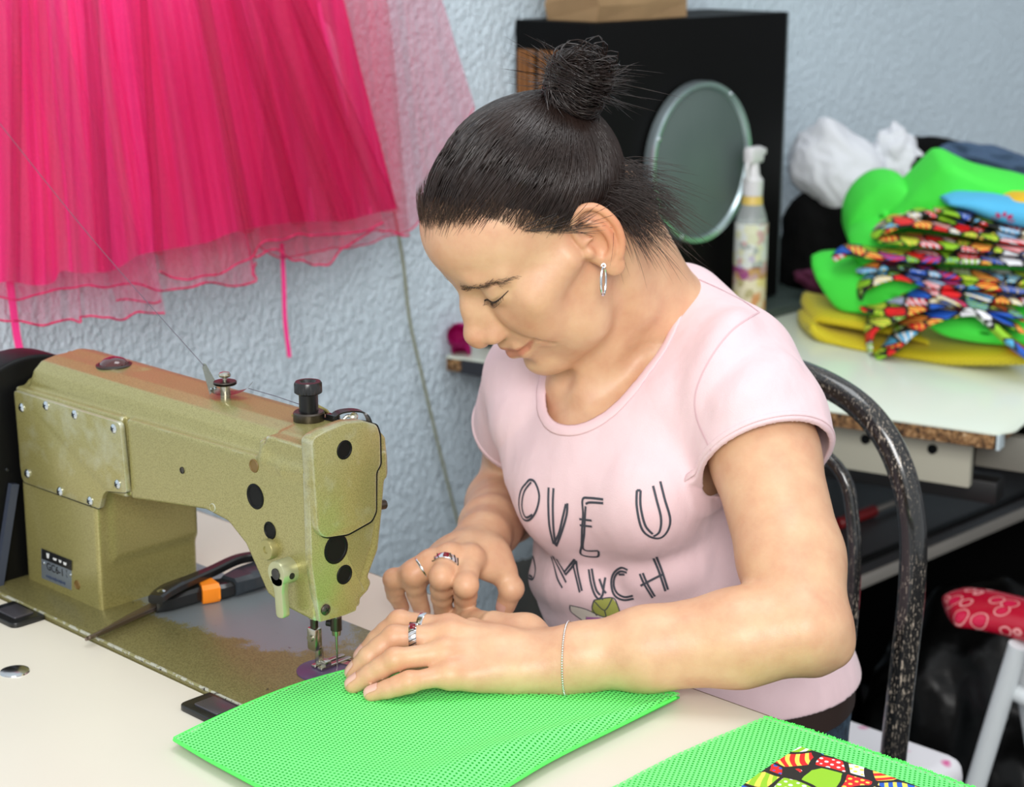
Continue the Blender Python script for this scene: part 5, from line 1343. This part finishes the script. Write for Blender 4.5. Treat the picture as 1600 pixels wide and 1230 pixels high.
bm_lathe(bm, (XM, mc_[1], mc_[2]), (1, 0, 0), prof, 96, closed=False)
from_bm('rim', bm, mat('pale_rim', srgb(190, 206, 210), .28, .85), mir)
m_mir = mat('dusty_glass', srgb(92, 106, 102), .55, 0); t = NT(m_mir); t.color(t.mix(t.noise(9, 4), srgb(72, 86, 84), srgb(94, 108, 104)))
bm = bmesh.new(); bm_lathe(bm, (XM, mc_[1], mc_[2]), (1, 0, 0), [(rv-.008, .003), (rv-.014, .0065), (0, .0065)], 96); bm_lathe(bm, (XM, mc_[1], mc_[2]), (1, 0, 0), [(rv-.010, -.007), (0, -.007)], 48, closed=False); from_bm('mirror_glass', bm, m_mir, mir)
for a in (1.0, 2.75, 4.3):
    bm = bmesh.new(); bm_lathe(bm, (XM+.010, mc_[1]+(rv-.004)*math.cos(a), mc_[2]+(rv-.004)*math.sin(a)), (1, 0, 0), [(.004, 0), (.003, .002), (0, .003)], 14); from_bm('rivet', bm, m_silver, mir)
# ledge that carries cabinet and bottle
m_ledge = mat('dark_green_ledge', srgb(62, 74, 70), .4)
lg = atz(1290, 455, .77)
bm = bmesh.new(); bm_box(bm, (-.640, 1.33, .758), (.20, .80, .0155), bevel=.003); 
ledge = tag(from_bm('wooden_plank', bm, m_ledge), 'dark green-grey plank under the black cabinet and spray bottle', 'plank')
XB = -.548
bp = atx(1170, 470, XB); bs = .2/.2
bot_ = empty('spray_bottle', (XB, bp[1], .766), 'clear spray bottle with floral label in front of the round mirror', 'bottle')
hB = atx(1163, 230, XB)[2]-.766; s_ = hB
m_clear = mat('clear_plastic', srgb(226, 232, 232), .12); b_ = m_clear.node_tree.nodes['Principled BSDF']; b_.inputs['Transmission Weight'].default_value = .7; b_.inputs['IOR'].default_value = 1.2
rB = .0250; c = (XB, bp[1], .7662)
bm = bmesh.new(); bm_lathe(bm, c, (0, 0, 1), [(rB*.85, 0), (rB, s_*.03), (rB*1.02, s_*.35), (rB, s_*.52), (rB*.92, s_*.58), (rB*.65, s_*.66), (rB*.42, s_*.70), (rB*.42, s_*.72)], 36); from_bm('bottle_body', bm, m_clear, bot_)
m_lab = mat('floral_label', G(.8), .4); t = NT(m_lab); co = t.co(); sz = t.n('ShaderNodeSeparateXYZ', {0: co}).outputs[2]
vz = t.ramp(t.math('ADD', t.math('MULTIPLY', sz, 1/s_), t.math('MULTIPLY', t.math('SUBTRACT', t.noise(60, 2, co), .5), .05)), [(.0, srgb(200, 176, 110)), (.12, srgb(214, 196, 140)), (.22, srgb(150, 20, 30)), (.29, srgb(196, 200, 196)), (.5, srgb(206, 210, 206)), (.56, srgb(216, 216, 150))], 'CONSTANT')
blob = t.ramp(t.n('ShaderNodeTexVoronoi', {'Vector': co, 'Scale': 90.0}).outputs['Color'], [(0, srgb(60, 84, 70)), (.22, srgb(210, 206, 130)), (.4, srgb(190, 40, 50)), (.5, srgb(214, 216, 210)), (.85, srgb(150, 110, 180))], 'CONSTANT')
t.color(t.mix(.42, vz, blob))
bm = bmesh.new(); bm_lathe(bm, c, (0, 0, 1), [(rB*1.025, s_*.02), (rB*1.045, s_*.35), (rB*1.025, s_*.55)], 36, closed=False); from_bm('label', bm, m_lab, bot_)
bm = bmesh.new(); bm_lathe(bm, c, (0, 0, 1), [(rB*.66, s_*.655), (rB*.62, s_*.70), (rB*.55, s_*.71)], 30, closed=False); from_bm('neck_band', bm, mat('amber_band', srgb(206, 176, 90), .4), bot_)
m_trg = mat('pale_trigger', srgb(206, 204, 206), .3)
bm = bmesh.new(); bm_lathe(bm, c, (0, 0, 1), [(rB*.62, s_*.71), (rB*.64, s_*.80), (rB*.40, s_*.83), (rB*.32, s_*.90)], 24); 
hd_ = Vector((.35, -.2, 0)); bm_box(bm, Vector(c)+Vector((0, 0, s_*.945)), (.018, .036, s_*.10), bevel=.006, seg=3); bm_box(bm, Vector(c)+Vector((0, .02, s_*.96)), (.010, .014, .010), bevel=.002); from_bm('spray_head', bm, m_trg, bot_)
bm = bmesh.new(); bm_tube(bm, catmull([Vector(c)+Vector((0, -.012, s_*.93)), Vector(c)+Vector((.002, -.019, s_*.88)), Vector(c)+Vector((.002, -.016, s_*.80))], 5), .0030, 8); from_bm('trigger', bm, m_trg, bot_)
# ------------------------------------------------------------------ side worktable
m_top2 = mat('mint_cream_laminate', srgb(222, 230, 214), .22)
m_chip = mat('chipped_board', srgb(120, 86, 52), .9); t = NT(m_chip); t.color(t.ramp(t.noise(160, 4, None, .7), [(.38, srgb(30, 22, 18)), (.5, srgb(128, 92, 56)), (.62, srgb(168, 130, 86)), (.72, srgb(206, 190, 160))])); t.bump(t.noise(120, 4), .9, .004)
rt = empty('work_table', (-.3, 1.4, .73), 'pale mint laminate side table with a chipped brown edge', 'table')
p1, p2, p3 = atz(1360, 648, .75), atz(1555, 677, .75), atz(1600, 662, .75)
pL = atz(697, 556, .75); ed = p2-pL; LT_ = np.linalg.norm(ed); ed /= LT_; pr = np.array([-ed[1], ed[0], 0]); pA = pL
pc = p2+np.array([.012, .03, 0]); 
poly = [tuple(pA[:2]), tuple(p2[:2]), tuple(pc[:2]+pr[:2]*0), tuple((p2+pr*.8+ed*.02)[:2]), tuple((pA+pr*.8)[:2])]
bm = bmesh.new(); bm_prism(bm, round_poly(poly, [.002, .004, .01, .002, .002]), 'z', .7465, .75, .0006); from_bm('laminate_top', bm, m_top2, rt)
bm = bmesh.new(); poly2 = [tuple((pA+pr*.001)[:2]), tuple((p2+pr*.001-ed*.001)[:2]), tuple((p2+pr*.79+ed*.015)[:2]), tuple((pA+pr*.79)[:2])]
bm_prism(bm, poly2, 'z', .728, .7466, .0015); from_bm('chipboard_core', bm, m_chip, rt)
bm = bmesh.new(); q = p2+ed*.004+pr*.012; bm_box(bm, (q[0], q[1], .7375), (.004, .022, .019), rot=Matrix.Rotation(math.atan2(ed[1], ed[0]), 3, 'Z')); from_bm('edge_strip', bm, mat('pale_edge_strip', srgb(190, 204, 208), .4), rt, smooth=False)
Rz = Matrix.Rotation(math.atan2(ed[1], ed[0]), 3, 'Z')
def rbox(name, u0, u1, v0, v1, z0, z1, m, parent=rt, bev=.0015):
    """box in the table's frame: u along its near edge from the corner, v away"""
    c = p2+ed*(u0+u1)/2+pr*(v0+v1)/2; bm = bmesh.new(); bm_box(bm, (c[0], c[1], (z0+z1)/2), (abs(u1-u0), abs(v1-v0), z1-z0), rot=Rz, bevel=bev); return from_bm(name, bm, m, parent)
m_mag = mat('magenta_felt', srgb(206, 16, 130), .7)
bow = empty('magenta_bow', tuple(atz(722, 548, .751)), 'magenta fabric bow on the far left corner of the side table', 'bow')
def petal(c, pts, name, m, parent, th=.004):
    bm = bmesh.new(); 
    for q in pts: bm_lathe(bm, Vector(c)+Vector(q[0]), q[1], [(0, -.002), (q[2]*.5, 0), (q[2]*.9, q[3]*.35), (q[2], q[3]*.65), (q[2]*.7, q[3])], 20, closed=False)
    bmesh.ops.solidify(bm, geom=bm.faces[:], thickness=.0015); return from_bm(name, bm, m, parent, auto=0)
bc = aty(724, 528, atz(722, 548, .751)[1])
petal(bc, [((0, 0, -.0), (.5, -1, .45), .019, .032)], 'petal', m_mag, bow); petal(bc, [((0, .0, -.012), (.6, -.9, -.2), .015, .026)], 'petal', m_mag, bow); petal(bc, [((0, .03, 0), (.3, 1, .3), .02, .04)], 'petal', m_mag, bow)
q = pL+ed*.014; bm = bmesh.new(); q = pL+ed*.075; bm_box(bm, (q[0], q[1]-.0012, .7372), (.095, .003, .0205), rot=Rz); from_bm('black_edging', bm, mat('black_edging', srgb(40, 42, 48), .5), rt, smooth=False)
m_cream = mat('cream_panel', srgb(186, 184, 166), .5); m_dk = mat('dark_shelf', srgb(52, 52, 54), .45); m_dk2 = mat('grey_rail', srgb(128, 124, 118), .5)
pn = rbox('machine_pan', -.55, -.045, .06, .075, .655, .720, m_cream)
for u in (-.245, -.185, -.095):
    c = p2+ed*u+pr*.0585; bm = bmesh.new(); bm_lathe(bm, (c[0], c[1], .700), (0, -1, 0), [(.0065, -.003), (.0065, .001), (.004, .0015), (0, .0015)], 18); from_bm('bolt_hole', bm, m_blk2, pn)
rbox('pan_end', -.045, .02, .08, .10, .680, .725, mat('grey_bracket', srgb(120, 118, 108), .5))
rbox('frame_rail', -.58, -.02, .10, .14, .625, .655, mat('rail_black', G(.012), .4))
rbox('leg', -.56, -.50, .10, .16, 0, .735, m_dk); rbox('leg', -.03, .03, .55, .61, 0, .735, m_dk); rbox('leg', -.56, -.50, .60, .66, 0, .735, m_dk)
c1_ = atz(1340, 905, .5); c2_ = atz(1600, 795, .5)
# drawer shelf running back to the wall
sd = c2_-c1_; sd /= np.linalg.norm(sd); sn = np.array([-sd[1], sd[0], 0])
Rs = Matrix.Rotation(math.atan2(sd[1], sd[0]), 3, 'Z')
def sbox(name, u0, u1, v0, v1, z0, z1, m, parent=rt):
    c = c1_+sd*(u0+u1)/2+sn*(v0+v1)/2; bm = bmesh.new(); bm_box(bm, (c[0], c[1], (z0+z1)/2), (abs(u1-u0), abs(v1-v0), z1-z0), rot=Rs, bevel=.0015); return from_bm(name, bm, m, parent)
sbox('lower_shelf', -.08, .60, .003, .33, .486, .498, m_dk)
sbox('shelf_lip', -.08, .60, -.003, .003, .484, .502, m_dk2)
sbox('drawer_side', -.08, -.074, .0, .33, .498, .56, mat('drawer_grey', srgb(58, 60, 68), .5))
sbox('shelf_strip', -.08, .60, .03, .042, .498, .504, m_blk2)
bm = bmesh.new(); c = c1_+sd*-.045+sn*.05; bm_lathe(bm, (c[0]+.02, c[1], .530), (.7, -.7, 0), [(.005, 0), (.004, .003), (0, .004)], 16)
from_bm('shelf_screw', bm, m_silver, rt)
tl = empty('screwdriver', c1_+sd*.22+sn*.12+np.array([0, 0, .0]), 'red-handled tool lying on the dark lower shelf of the side table', 'tool')
bm = bmesh.new(); a = c1_+sd*.15+sn*.14+np.array([0, 0, .008]); b = a+sd*.09; bm_cyl(bm, a, b, .009, seg=16, bev=.002); from_bm('handle', bm, mat('red_plastic', srgb(120, 16, 20), .4), tl)
bm = bmesh.new(); bm_cyl(bm, b, b+sd*.12, .0045, seg=12); from_bm('shaft', bm, m_dk2, tl)
# ------------------------------------------------------------------ cloth heap on the side table
m_yel = mesh_fabric('yellow_mesh', srgb(214, 196, 20), srgb(170, 150, 8), 900., alpha=False)
def uvb(o):
    me = o.data; u = me.uv_layers.new(name='UVMap'); co = np.empty(len(me.vertices)*3); me.vertices.foreach_get('co', co); co = co.reshape(-1, 3); li = np.empty(len(me.loops), int); me.loops.foreach_get('vertex_index', li)
    n = np.empty(len(me.vertices)*3); me.vertices.foreach_get('normal', n); n = n.reshape(-1, 3)
    uu = co@CR; vv = co[:, 2]+co[:, 1]*.6; u.data.foreach_set('uv', np.stack([uu, vv], 1)[li].ravel())
def cloth_roll(name, pts, Y, wz, wy, m, label, cat, group=None, seed=0, curl=0, zoff=0, uv=True, wob=.15, seg=22):
    """folded cloth: a flattened roll following measured points, wz tall, wy deep (towards the wall)"""
    P_ = [aty(x, y, Y if not hasattr(Y, '__len__') else Y[i]) for i, (x, y) in enumerate(pts)]
    C_ = catmull(P_, 8); N = len(C_); wzz = np.interp(np.linspace(0, 1, N), np.linspace(0, 1, len(wz)), wz); wyy = np.interp(np.linspace(0, 1, N), np.linspace(0, 1, len(wy)), wy)
    T_ = np.gradient(C_, axis=0); T_ /= np.linalg.norm(T_, axis=1)[:, None]
    fw = np.array([-CF[0], -CF[1], 0]); fw /= np.linalg.norm(fw)
    V = []
    for i in range(N):
        up_ = np.cross(T_[i], fw); up_ /= np.linalg.norm(up_); up_ = up_ if up_[2] > 0 else -up_; 
        for k in range(seg):
            a = 2*PI*k/seg; ca, sa = math.cos(a), math.sin(a)
            r = 1+wob*noise.noise(Vector((ca*1.6+seed, sa*1.6, i*.16)))+.10*math.sin(3*a+seed)*wob*3
            ex = abs(sa)**.7*math.copysign(1, sa)
            V.append(C_[i]+up_*wzz[i]*.5*ex*r+fw*wyy[i]*(ca-.9)*r*.5)
    Fq = [(i*seg+k, i*seg+(k+1) % seg, (i+1)*seg+(k+1) % seg, (i+1)*seg+k) for i in range(N-1) for k in range(seg)]
    V = np.array(V); V[:, 2] = np.maximum(V[:, 2], .7512)
    me_o = from_np(name, V, Fq, m, None)
    bm = bmesh.new(); bm.from_mesh(me_o.data)
    for e0_, e1_ in ((0, 1), (N-1, 0)):
        bm.verts.ensure_lookup_table(); bm.faces.new([bm.verts[e0_*seg+k] for k in range(seg)])
    bm.normal_update(); bmesh.ops.recalc_face_normals(bm, faces=bm.faces); 
    for f in bm.faces: f.smooth = True
    bm.to_mesh(me_o.data); bm.free()
    if uv: uvb(me_o)
    return tag(me_o, label, cat, group)
cloth_roll('folded_cloth', [(1268, 508), (1282, 525), (1330, 545), (1400, 556), (1500, 562), (1620, 560)], 1.30, [.012, .030, .034, .036, .034, .034], [.10, .20, .26, .3, .3, .3], m_yel, 'yellow mesh fabric folded at the bottom of the cloth heap', 'fabric', seed=1)
cloth_roll('folded_cloth', [(1270, 503), (1285, 500), (1330, 506), (1400, 520), (1450, 535)], 1.32, [.008, .022, .024, .022, .014], [.1, .2, .2, .2, .15], m_yel, 'yellow mesh fabric fold lying on the lower yellow fold', 'fabric', seed=2)
GG = 'plain neon green cloths folded between the prints'
def pad(name, outline, Y, depth, m, label, cat, group=None, rnd=.010, tilt=.25, seed=0):
    """folded stack of cloth with a measured outline and real depth towards the wall"""
    P2 = round_poly(outline, 26, 6); bk = np.array([CF[0], CF[1], 0]); bk /= np.linalg.norm(bk)
    c0 = np.mean([aty(x, y, Y) for x, y in P2], axis=0); L = []
    for s_, dd in ((.80, 0), (.93, rnd*.25), (.985, rnd*.7), (1, rnd*1.3), (1, depth*.5), (.97, depth*.8), (.85, depth)):
        rg = []
        for i, (x, y) in enumerate(P2):
            p = aty(x, y, Y); q = c0+(p-c0)*s_+bk*dd+np.array([0, 0, tilt*dd]); q += bk*.006*noise.noise(Vector((x*.02, y*.02, seed)))
            q[2] = max(q[2], .7512); rg.append(q)
        L.append(rg)
    bm = bmesh.new(); R_ = [[bm.verts.new(q) for q in rg] for rg in L]; n = len(P2)
    for a_, b_ in zip(R_, R_[1:]):
        for i in range(n): bm.faces.new((a_[i], a_[(i+1) % n], b_[(i+1) % n], b_[i]))
    prev = R_[0]
    for s_ in (.55, .28, .08):
        rg = [bm.verts.new(np.array(c0)+(np.array(aty(x, y, Y))-c0)*s_*.8-bk*.006*(1-s_)+bk*.010*noise.noise(Vector((x*.013*s_, y*.03*s_, seed+3)))) for x, y in P2]
        for i in range(n): bm.faces.new((rg[i], rg[(i+1) % n], prev[(i+1) % n], prev[i]))
        prev = rg
    bm.faces.new(prev); bm.faces.new(R_[-1]); return tag(from_bm(name, bm, m, auto=0), label, cat, group)
pad('green_cloth', [(1272, 433), (1300, 430), (1350, 432), (1420, 440), (1640, 450), (1640, 500), (1500, 505), (1380, 497), (1310, 490), (1292, 468)], 1.33, .10, m_greens, 'neon green cloth with a pointed end sticking out left above the yellow', 'fabric', seed=3)
pad('green_cloth', [(1440, 505), (1480, 495), (1560, 505), (1640, 520), (1640, 548), (1540, 540), (1470, 528)], 1.30, .10, m_greens, 'neon green cloth under the lowest printed strip', 'fabric', seed=4)
pad('green_cloth', [(1326, 345), (1345, 315), (1375, 295), (1405, 291), (1425, 301), (1440, 330), (1400, 380), (1350, 392), (1325, 385)], 1.42, .09, m_greens, 'neon green cloth curled over in a rounded fold beside the white laundry', 'fabric', rnd=.016, seed=5)
pad('green_cloth', [(1385, 350), (1425, 312), (1473, 262), (1490, 262), (1540, 288), (1600, 302), (1650, 312), (1650, 380), (1500, 400), (1385, 400)], 1.40, .10, m_greens, 'neon green cloth forming the peak of the heap', 'fabric', rnd=.014, seed=6)
pad('green_cloth', [(1330, 395), (1360, 372), (1420, 378), (1640, 390), (1640, 450), (1400, 440), (1345, 420)], 1.36, .10, m_greens, 'neon green cloth seen between the printed strips', 'fabric', seed=7)
m_pop2 = pop_print('strip_print', 46.)
strips = [([(1366, 374), (1385, 362), (1420, 352), (1480, 360), (1540, 372), (1640, 385)], 'topmost on the left side', 1.33, 15),
          ([(1416, 344), (1450, 336), (1500, 352), (1560, 366), (1640, 380)], 'just under the green peak', 1.35, 12),
          ([(1464, 330), (1500, 338), (1545, 352), (1580, 362), (1640, 372)], 'next to the blue flowered cloth', 1.34, 14),
          ([(1374, 378), (1410, 380), (1460, 385), (1530, 392), (1640, 400)], 'with a white spotted tip', 1.32, 16),
          ([(1304, 408), (1330, 398), (1390, 405), (1450, 408), (1530, 410), (1640, 418)], 'reaching farthest left', 1.31, 17),
          ([(1342, 428), (1390, 420), (1450, 428), (1530, 438), (1640, 444)], 'below the one reaching farthest left', 1.31, 14),
          ([(1346, 470), (1356, 450), (1400, 435), (1460, 448), (1540, 450), (1640, 462)], 'with a looped end above the lower green', 1.30, 15),
          ([(1348, 486), (1380, 490), (1420, 478), (1470, 462), (1550, 470), (1640, 480)], 'crossing the lower green cloth', 1.29, 14),
          ([(1362, 556), (1366, 520), (1400, 500), (1450, 482), (1510, 478), (1600, 500)], 'hanging down over the yellow fabric', 1.27, 16),
          ([(1370, 562), (1400, 548), (1430, 520), (1470, 500), (1530, 492), (1600, 520)], 'lowest, folded back to a point', 1.26, 14),
          ([(1470, 470), (1530, 490), (1570, 525), (1600, 552), (1640, 580)], 'sloping down at the right side', 1.255, 22)]
for i, (pts, w_, Y, hpx) in enumerate(strips):
    hh = hpx/1560; cloth_roll('printed_cloth', pts, Y, [hh*.35, hh, hh, hh, hh], [.03, .07, .10, .12, .12], m_pop2, 'colourful printed cloth strip on the heap, '+w_, 'fabric', 'printed cloth strips on the heap', seed=10+i, wob=.25, seg=16)
m_blue = mat('sky_blue_cloth', srgb(84, 184, 228), .7)
bl = cloth_roll('blue_cloth', [(1484, 318), (1520, 322), (1570, 334), (1640, 346)], 1.34, [.008, .020, .036, .04], [.06, .12, .14, .14], m_blue, 'sky blue cloth with a magenta flower at the top of the heap', 'fabric', seed=30)
m_fl = mat('magenta_print', srgb(190, 20, 90), .7)
dg = bpy.context.evaluated_depsgraph_get(); bvb = BVHTree.FromPolygons([v.co[:] for v in bl.data.vertices], [tuple(p.vertices) for p in bl.data.polygons])
def on_obj(bv, x, y, off=.0008):
    d = Vector(ray(x, y)).normalized(); h = bv.ray_cast(Vector(CC), d); return None if h[0] is None else h[0]-d*off
bm = bmesh.new()
for k in range(8):
    a = 2*PI*k/8+.2; cx_, cy_ = 1567+13*math.cos(a), 343+8*math.sin(a); P_ = [on_obj(bvb, cx_+6*math.cos(b)*math.cos(a)-3*math.sin(b)*math.sin(a), cy_+4.5*math.cos(b)*math.sin(a)+3*math.sin(b)*math.cos(a)) for b in np.linspace(0, 2*PI, 10, endpoint=False)]
    if all(P_): bm.faces.new([bm.verts.new(p) for p in P_])
if len(bm.faces): from_bm('printed_flower', bm, m_fl, bl, smooth=False, auto=0)
else: bm.free()
cloth_roll('yellow_cloth', [(1570, 322), (1600, 318), (1640, 322)], 1.36, [.006, .018, .02], [.05, .08, .1], mat('golden_cloth', srgb(236, 190, 30), .7), 'small golden yellow cloth at the right end of the heap', 'fabric', seed=31)
m_white = mat('white_cotton', srgb(214, 216, 222), .9); t = NT(m_white); t.bump(t.noise(9, 3, None, .5), .5, .012)
def lump(name, c, r, M_, m, label, cat, seed, amp=.2, fr=2.2, flat=None):
    bm = bmesh.new(); bmesh.ops.create_icosphere(bm, subdivisions=5, radius=1)
    for v in bm.verts:
        n = v.co.copy(); q = 1+amp*noise.noise(n*fr+Vector((seed, 0, 0)))+amp*.5*(1-abs(noise.noise(n*fr*2+Vector((0, seed, 0))))*2)*.5
        p = Vector((n.x*r[0], n.y*r[1], n.z*r[2]))*q; v.co = Vector(c)+(M_@p if M_ is not None else p)
        if flat is not None: v.co.z = max(v.co.z, flat)
    return tag(from_bm(name, bm, m, auto=0), label, cat)
vr = Matrix([[CR[i], -CF[i], CU[i]] for i in range(3)])
lump('white_laundry', aty(1308, 268, 1.64), (.096, .07, .066), vr@Matrix.Rotation(.95, 3, 'Y'), m_white, 'crumpled white cloth piled behind the green fabrics', 'laundry', 3, .20, 1.6)
lump('white_laundry', aty(1402, 243, 1.70), (.036, .03, .048), vr@Matrix.Rotation(-.25, 3, 'Y'), m_white, 'smaller crumpled white cloth standing beside the big white one', 'laundry', 8, .3, 2.2)
m_bc = mat('black_cloth', G(.003), .95, **{'Specular_IOR_Level': .1}); 
lump('dark_laundry', aty(1500, 300, 1.80), (.15, .08, .07), vr@Matrix.Rotation(.25, 3, 'Y'), m_bc, 'black clothes heaped behind the green peak', 'laundry', 5, .3, 2)
lump('dark_laundry', aty(1290, 390, 1.62), (.075, .08, .11), vr, m_bc, 'black clothes heaped under the white cloth beside the cabinet', 'laundry', 6, .25, 2)
lump('dark_laundry', aty(1400, 400, 1.66), (.14, .05, .10), vr, m_bc, 'black clothes filling the middle of the heap behind the green folds', 'laundry', 9, .2, 2)
lump('purple_cloth', aty(1272, 440, 1.50), (.030, .02, .016), vr@Matrix.Rotation(.4, 3, 'Y'), mat('plum_cloth', srgb(76, 16, 50), .9), 'small plum-coloured cloth beside the cabinet edge', 'fabric', 12, .3, 2)
lump('denim_laundry', aty(1545, 252, 1.80), (.080, .04, .024), vr@Matrix.Rotation(.22, 3, 'Y'), mat('blue_denim', srgb(66, 88, 116), .9), 'blue denim garment on top of the black clothes', 'laundry', 15, .25, 2.4)
# ------------------------------------------------------------------ chair behind her
m_tube = mat('worn_black_paint', G(.010), .22); t = NT(m_tube); co = t.co(); mpp = t.n('ShaderNodeMapping', {'Vector': co, 'Scale': (1.4, 1.4, .35)}).outputs[0]
wr = t.ramp(t.noise(380, 6, mpp, .75), [(.56, (0, 0, 0)), (.61, (1, 1, 1))])
sxyz = t.n('ShaderNodeSeparateXYZ', {0: t.n('ShaderNodeTexCoord').outputs['Normal']})
big = t.ramp(t.noise(9, 2, co), [(.36, (0, 0, 0)), (.55, (1, 1, 1))])
t.color(t.mix(t.math('MULTIPLY', wr, big), G(.010), srgb(190, 176, 158))); t.b.inputs['Coat Weight'].default_value = .6
ch = empty('metal_chair', (.06, .62, 0), 'black painted tubular metal chair with chipped paint, behind her', 'chair')
YCH = .55
arc = [(.2085, .55, .02), (.2085, .55, .30), (.208, .55, .50), (.212, .552, .62), (.217, .553, .73), (.212, .553, .80), (.192, .553, .855), (.158, .553, .893), (.11, .553, .914), (.05, .553, .922), (-.01, .553, .914), (-.06, .553, .89), (-.095, .553, .85), (-.112, .553, .79), (-.115, .553, .72), (-.108, .553, .60), (-.105, .553, .45), (-.105, .55, .02)]
bm = bmesh.new(); bm_tube(bm, catmull(arc, 6), .0135, 20); from_bm('back_frame', bm, m_tube, ch)
inner = [(.150, .545, .60), (.156, .545, .70), (.152, .545, .78), (.130, .545, .835), (.05, .545, .86), (-.03, .545, .84), (-.06, .545, .78), (-.065, .545, .6)]
bm = bmesh.new(); bm_tube(bm, catmull(inner, 6), .007, 14); from_bm('inner_frame', bm, m_tube, ch)
bm = bmesh.new(); bm_box(bm, (.05, .40, .395), (.36, .36, .03), bevel=.012, seg=3); from_bm('seat', bm, m_tube, ch)
m_cush = mat('white_floral_oilcloth', srgb(222, 220, 224), .4); t = NT(m_cush); vo = t.n('ShaderNodeTexVoronoi', {'Vector': t.co(), 'Scale': 26.0})
t.color(t.ramp(vo.outputs['Distance'], [(.22, srgb(206, 60, 140)), (.32, srgb(222, 220, 224)), (.5, srgb(222, 220, 224))]))
bm = bmesh.new(); bm_box(bm, (.045, .45, .455), (.33, .52, .07), bevel=.02, seg=4); from_bm('seat_cushion', bm, m_cush, ch)
for lx, ly in ((-.10, .24), (.20, .24)):
    bm = bmesh.new(); bm_tube(bm, [(lx, ly, .395), (lx, ly-.02, .01)], .012, 14); from_bm('leg', bm, m_tube, ch)
# ------------------------------------------------------------------ white step stool with red cushion, cable, bags
YS_ = .95
st = empty('white_stool', aty(1560, 1230, YS_)*np.array([1, 1, 0]), 'white tubular stool with a red patterned padded seat', 'stool')
m_wt = mat('white_enamel', srgb(216, 222, 224), .3)
def tubepx(name, pts, Y, r, m, parent):
    bm = bmesh.new(); P_ = [aty(x, y, Y) for x, y in pts]; bm_tube(bm, P_, r, 16); return from_bm(name, bm, m, parent)
tubepx('leg', [(1592, 1008), (1560, 1110), (1522, 1235), (1470, 1400)], YS_, .0125, m_wt, st)
tubepx('leg', [(1605, 980), (1600, 1060), (1640, 1300), (1660, 1420)], YS_+.08, .0125, m_wt, st)
tubepx('brace', [(1588, 1082), (1640, 1112)], YS_+.01, .011, m_wt, st)
tubepx('leg', [(1640, 1000), (1665, 1110), (1700, 1260)], YS_-.06, .0125, m_wt, st); tubepx('leg', [(1650, 1000), (1720, 1220), (1745, 1330)], YS_+.10, .0125, m_wt, st)
m_red = mat('red_patterned_vinyl', srgb(186, 16, 52), .25); t = NT(m_red); co = t.co(); vv_ = t.n('ShaderNodeTexVoronoi', {'Vector': co, 'Scale': 36.0, 'Randomness': .8})
rg = t.math('ABSOLUTE', t.math('SUBTRACT', vv_.outputs['Distance'], .40)); t.color(t.mix(t.math('LESS_THAN', rg, .03), t.mix(t.math('LESS_THAN', vv_.outputs['Distance'], .3), srgb(176, 14, 44), srgb(200, 30, 70)), srgb(226, 150, 150)))
P_ = [aty(x, y, YS_+.0) for x, y in ((1494, 962), (1520, 963), (1570, 970), (1620, 982), (1680, 1000))]
bm = bmesh.new(); C_ = catmull(P_, 8); N = len(C_); rings = []
fw = np.array([.70, -.71, 0])
for i in range(N):
    w1 = np.interp(i/(N-1), [0, .08, .3, .6, 1], [.004, .014, .018, .024, .026]); 
    rings.append([bm.verts.new(C_[i]+np.array([0, 0, 1])*w1*math.sin(a)*abs(math.sin(a))**-.2*.8+np.array([0, 0, -.012])+(-fw*.06+fw*.06*math.cos(a))*min(1, w1/.02)) for a in np.linspace(.01, 2*PI+.01, 24, endpoint=False)])
for a, b in zip(rings, rings[1:]):
    for k in range(24): bm.faces.new((a[k], a[(k+1) % 24], b[(k+1) % 24], b[k]))
bm.faces.new(rings[0]); bm.faces.new(rings[-1]); from_bm('padded_seat', bm, m_red, st)
bm = bmesh.new(); bm_tube(bm, catmull([aty(x, y, 1.15) for x, y in ((1395, 1090), (1412, 1150), (1440, 1182), (1475, 1200), (1515, 1192), (1545, 1170), (1570, 1120))], 8), .0042, 8)
tag(from_bm('white_cable', bm, m_wt), 'white cable looping below the black bag near the stool', 'cable')
m_bag = mat('black_bin_bag', G(.0015), .34, **{'Specular_IOR_Level': .22}); t = NT(m_bag); t.bump(t.noise(11, 3, None, .5), .5, .012)
lump('bin_bag', (-.07, 1.31, .215), (.19, .17, .215), None, m_bag, 'large black plastic bag standing on the floor behind the chair', 'bag', 21, .18, 2.2, flat=.002)
lump('bin_bag', (-.42, 1.18, .215), (.16, .15, .215), None, m_bag, 'glossy black plastic bag on the floor, seen between her back and the chair', 'bag', 25, .25, 2.2, flat=.002)
lump('bin_bag', (.22, 1.62, .22), (.22, .2, .22), None, m_bag, 'black plastic bag on the floor behind the white stool', 'bag', 29, .2, 2.2, flat=.002)
bm = bmesh.new(); bm_box(bm, (-.20, 1.74, .30), (.9, .03, .58)); 
tag(from_bm('dark_panel', bm, m_cab, smooth=False), 'dark panel standing under the side table', 'board')  # plain black panel in the space under the side table
# lump added to fill the dark grey area by the wall
bq = aty(838, 935, .82); lump('dark_filler', (bq[0], .82, bq[2]/2+.03), (.075, .06, bq[2]/2+.03), None, mat('charcoal_filler', srgb(58, 58, 54), .9), 'added charcoal lump on the floor by the wall, seen between hand and shirt', 'bag', 33, .12, 2, flat=.002)
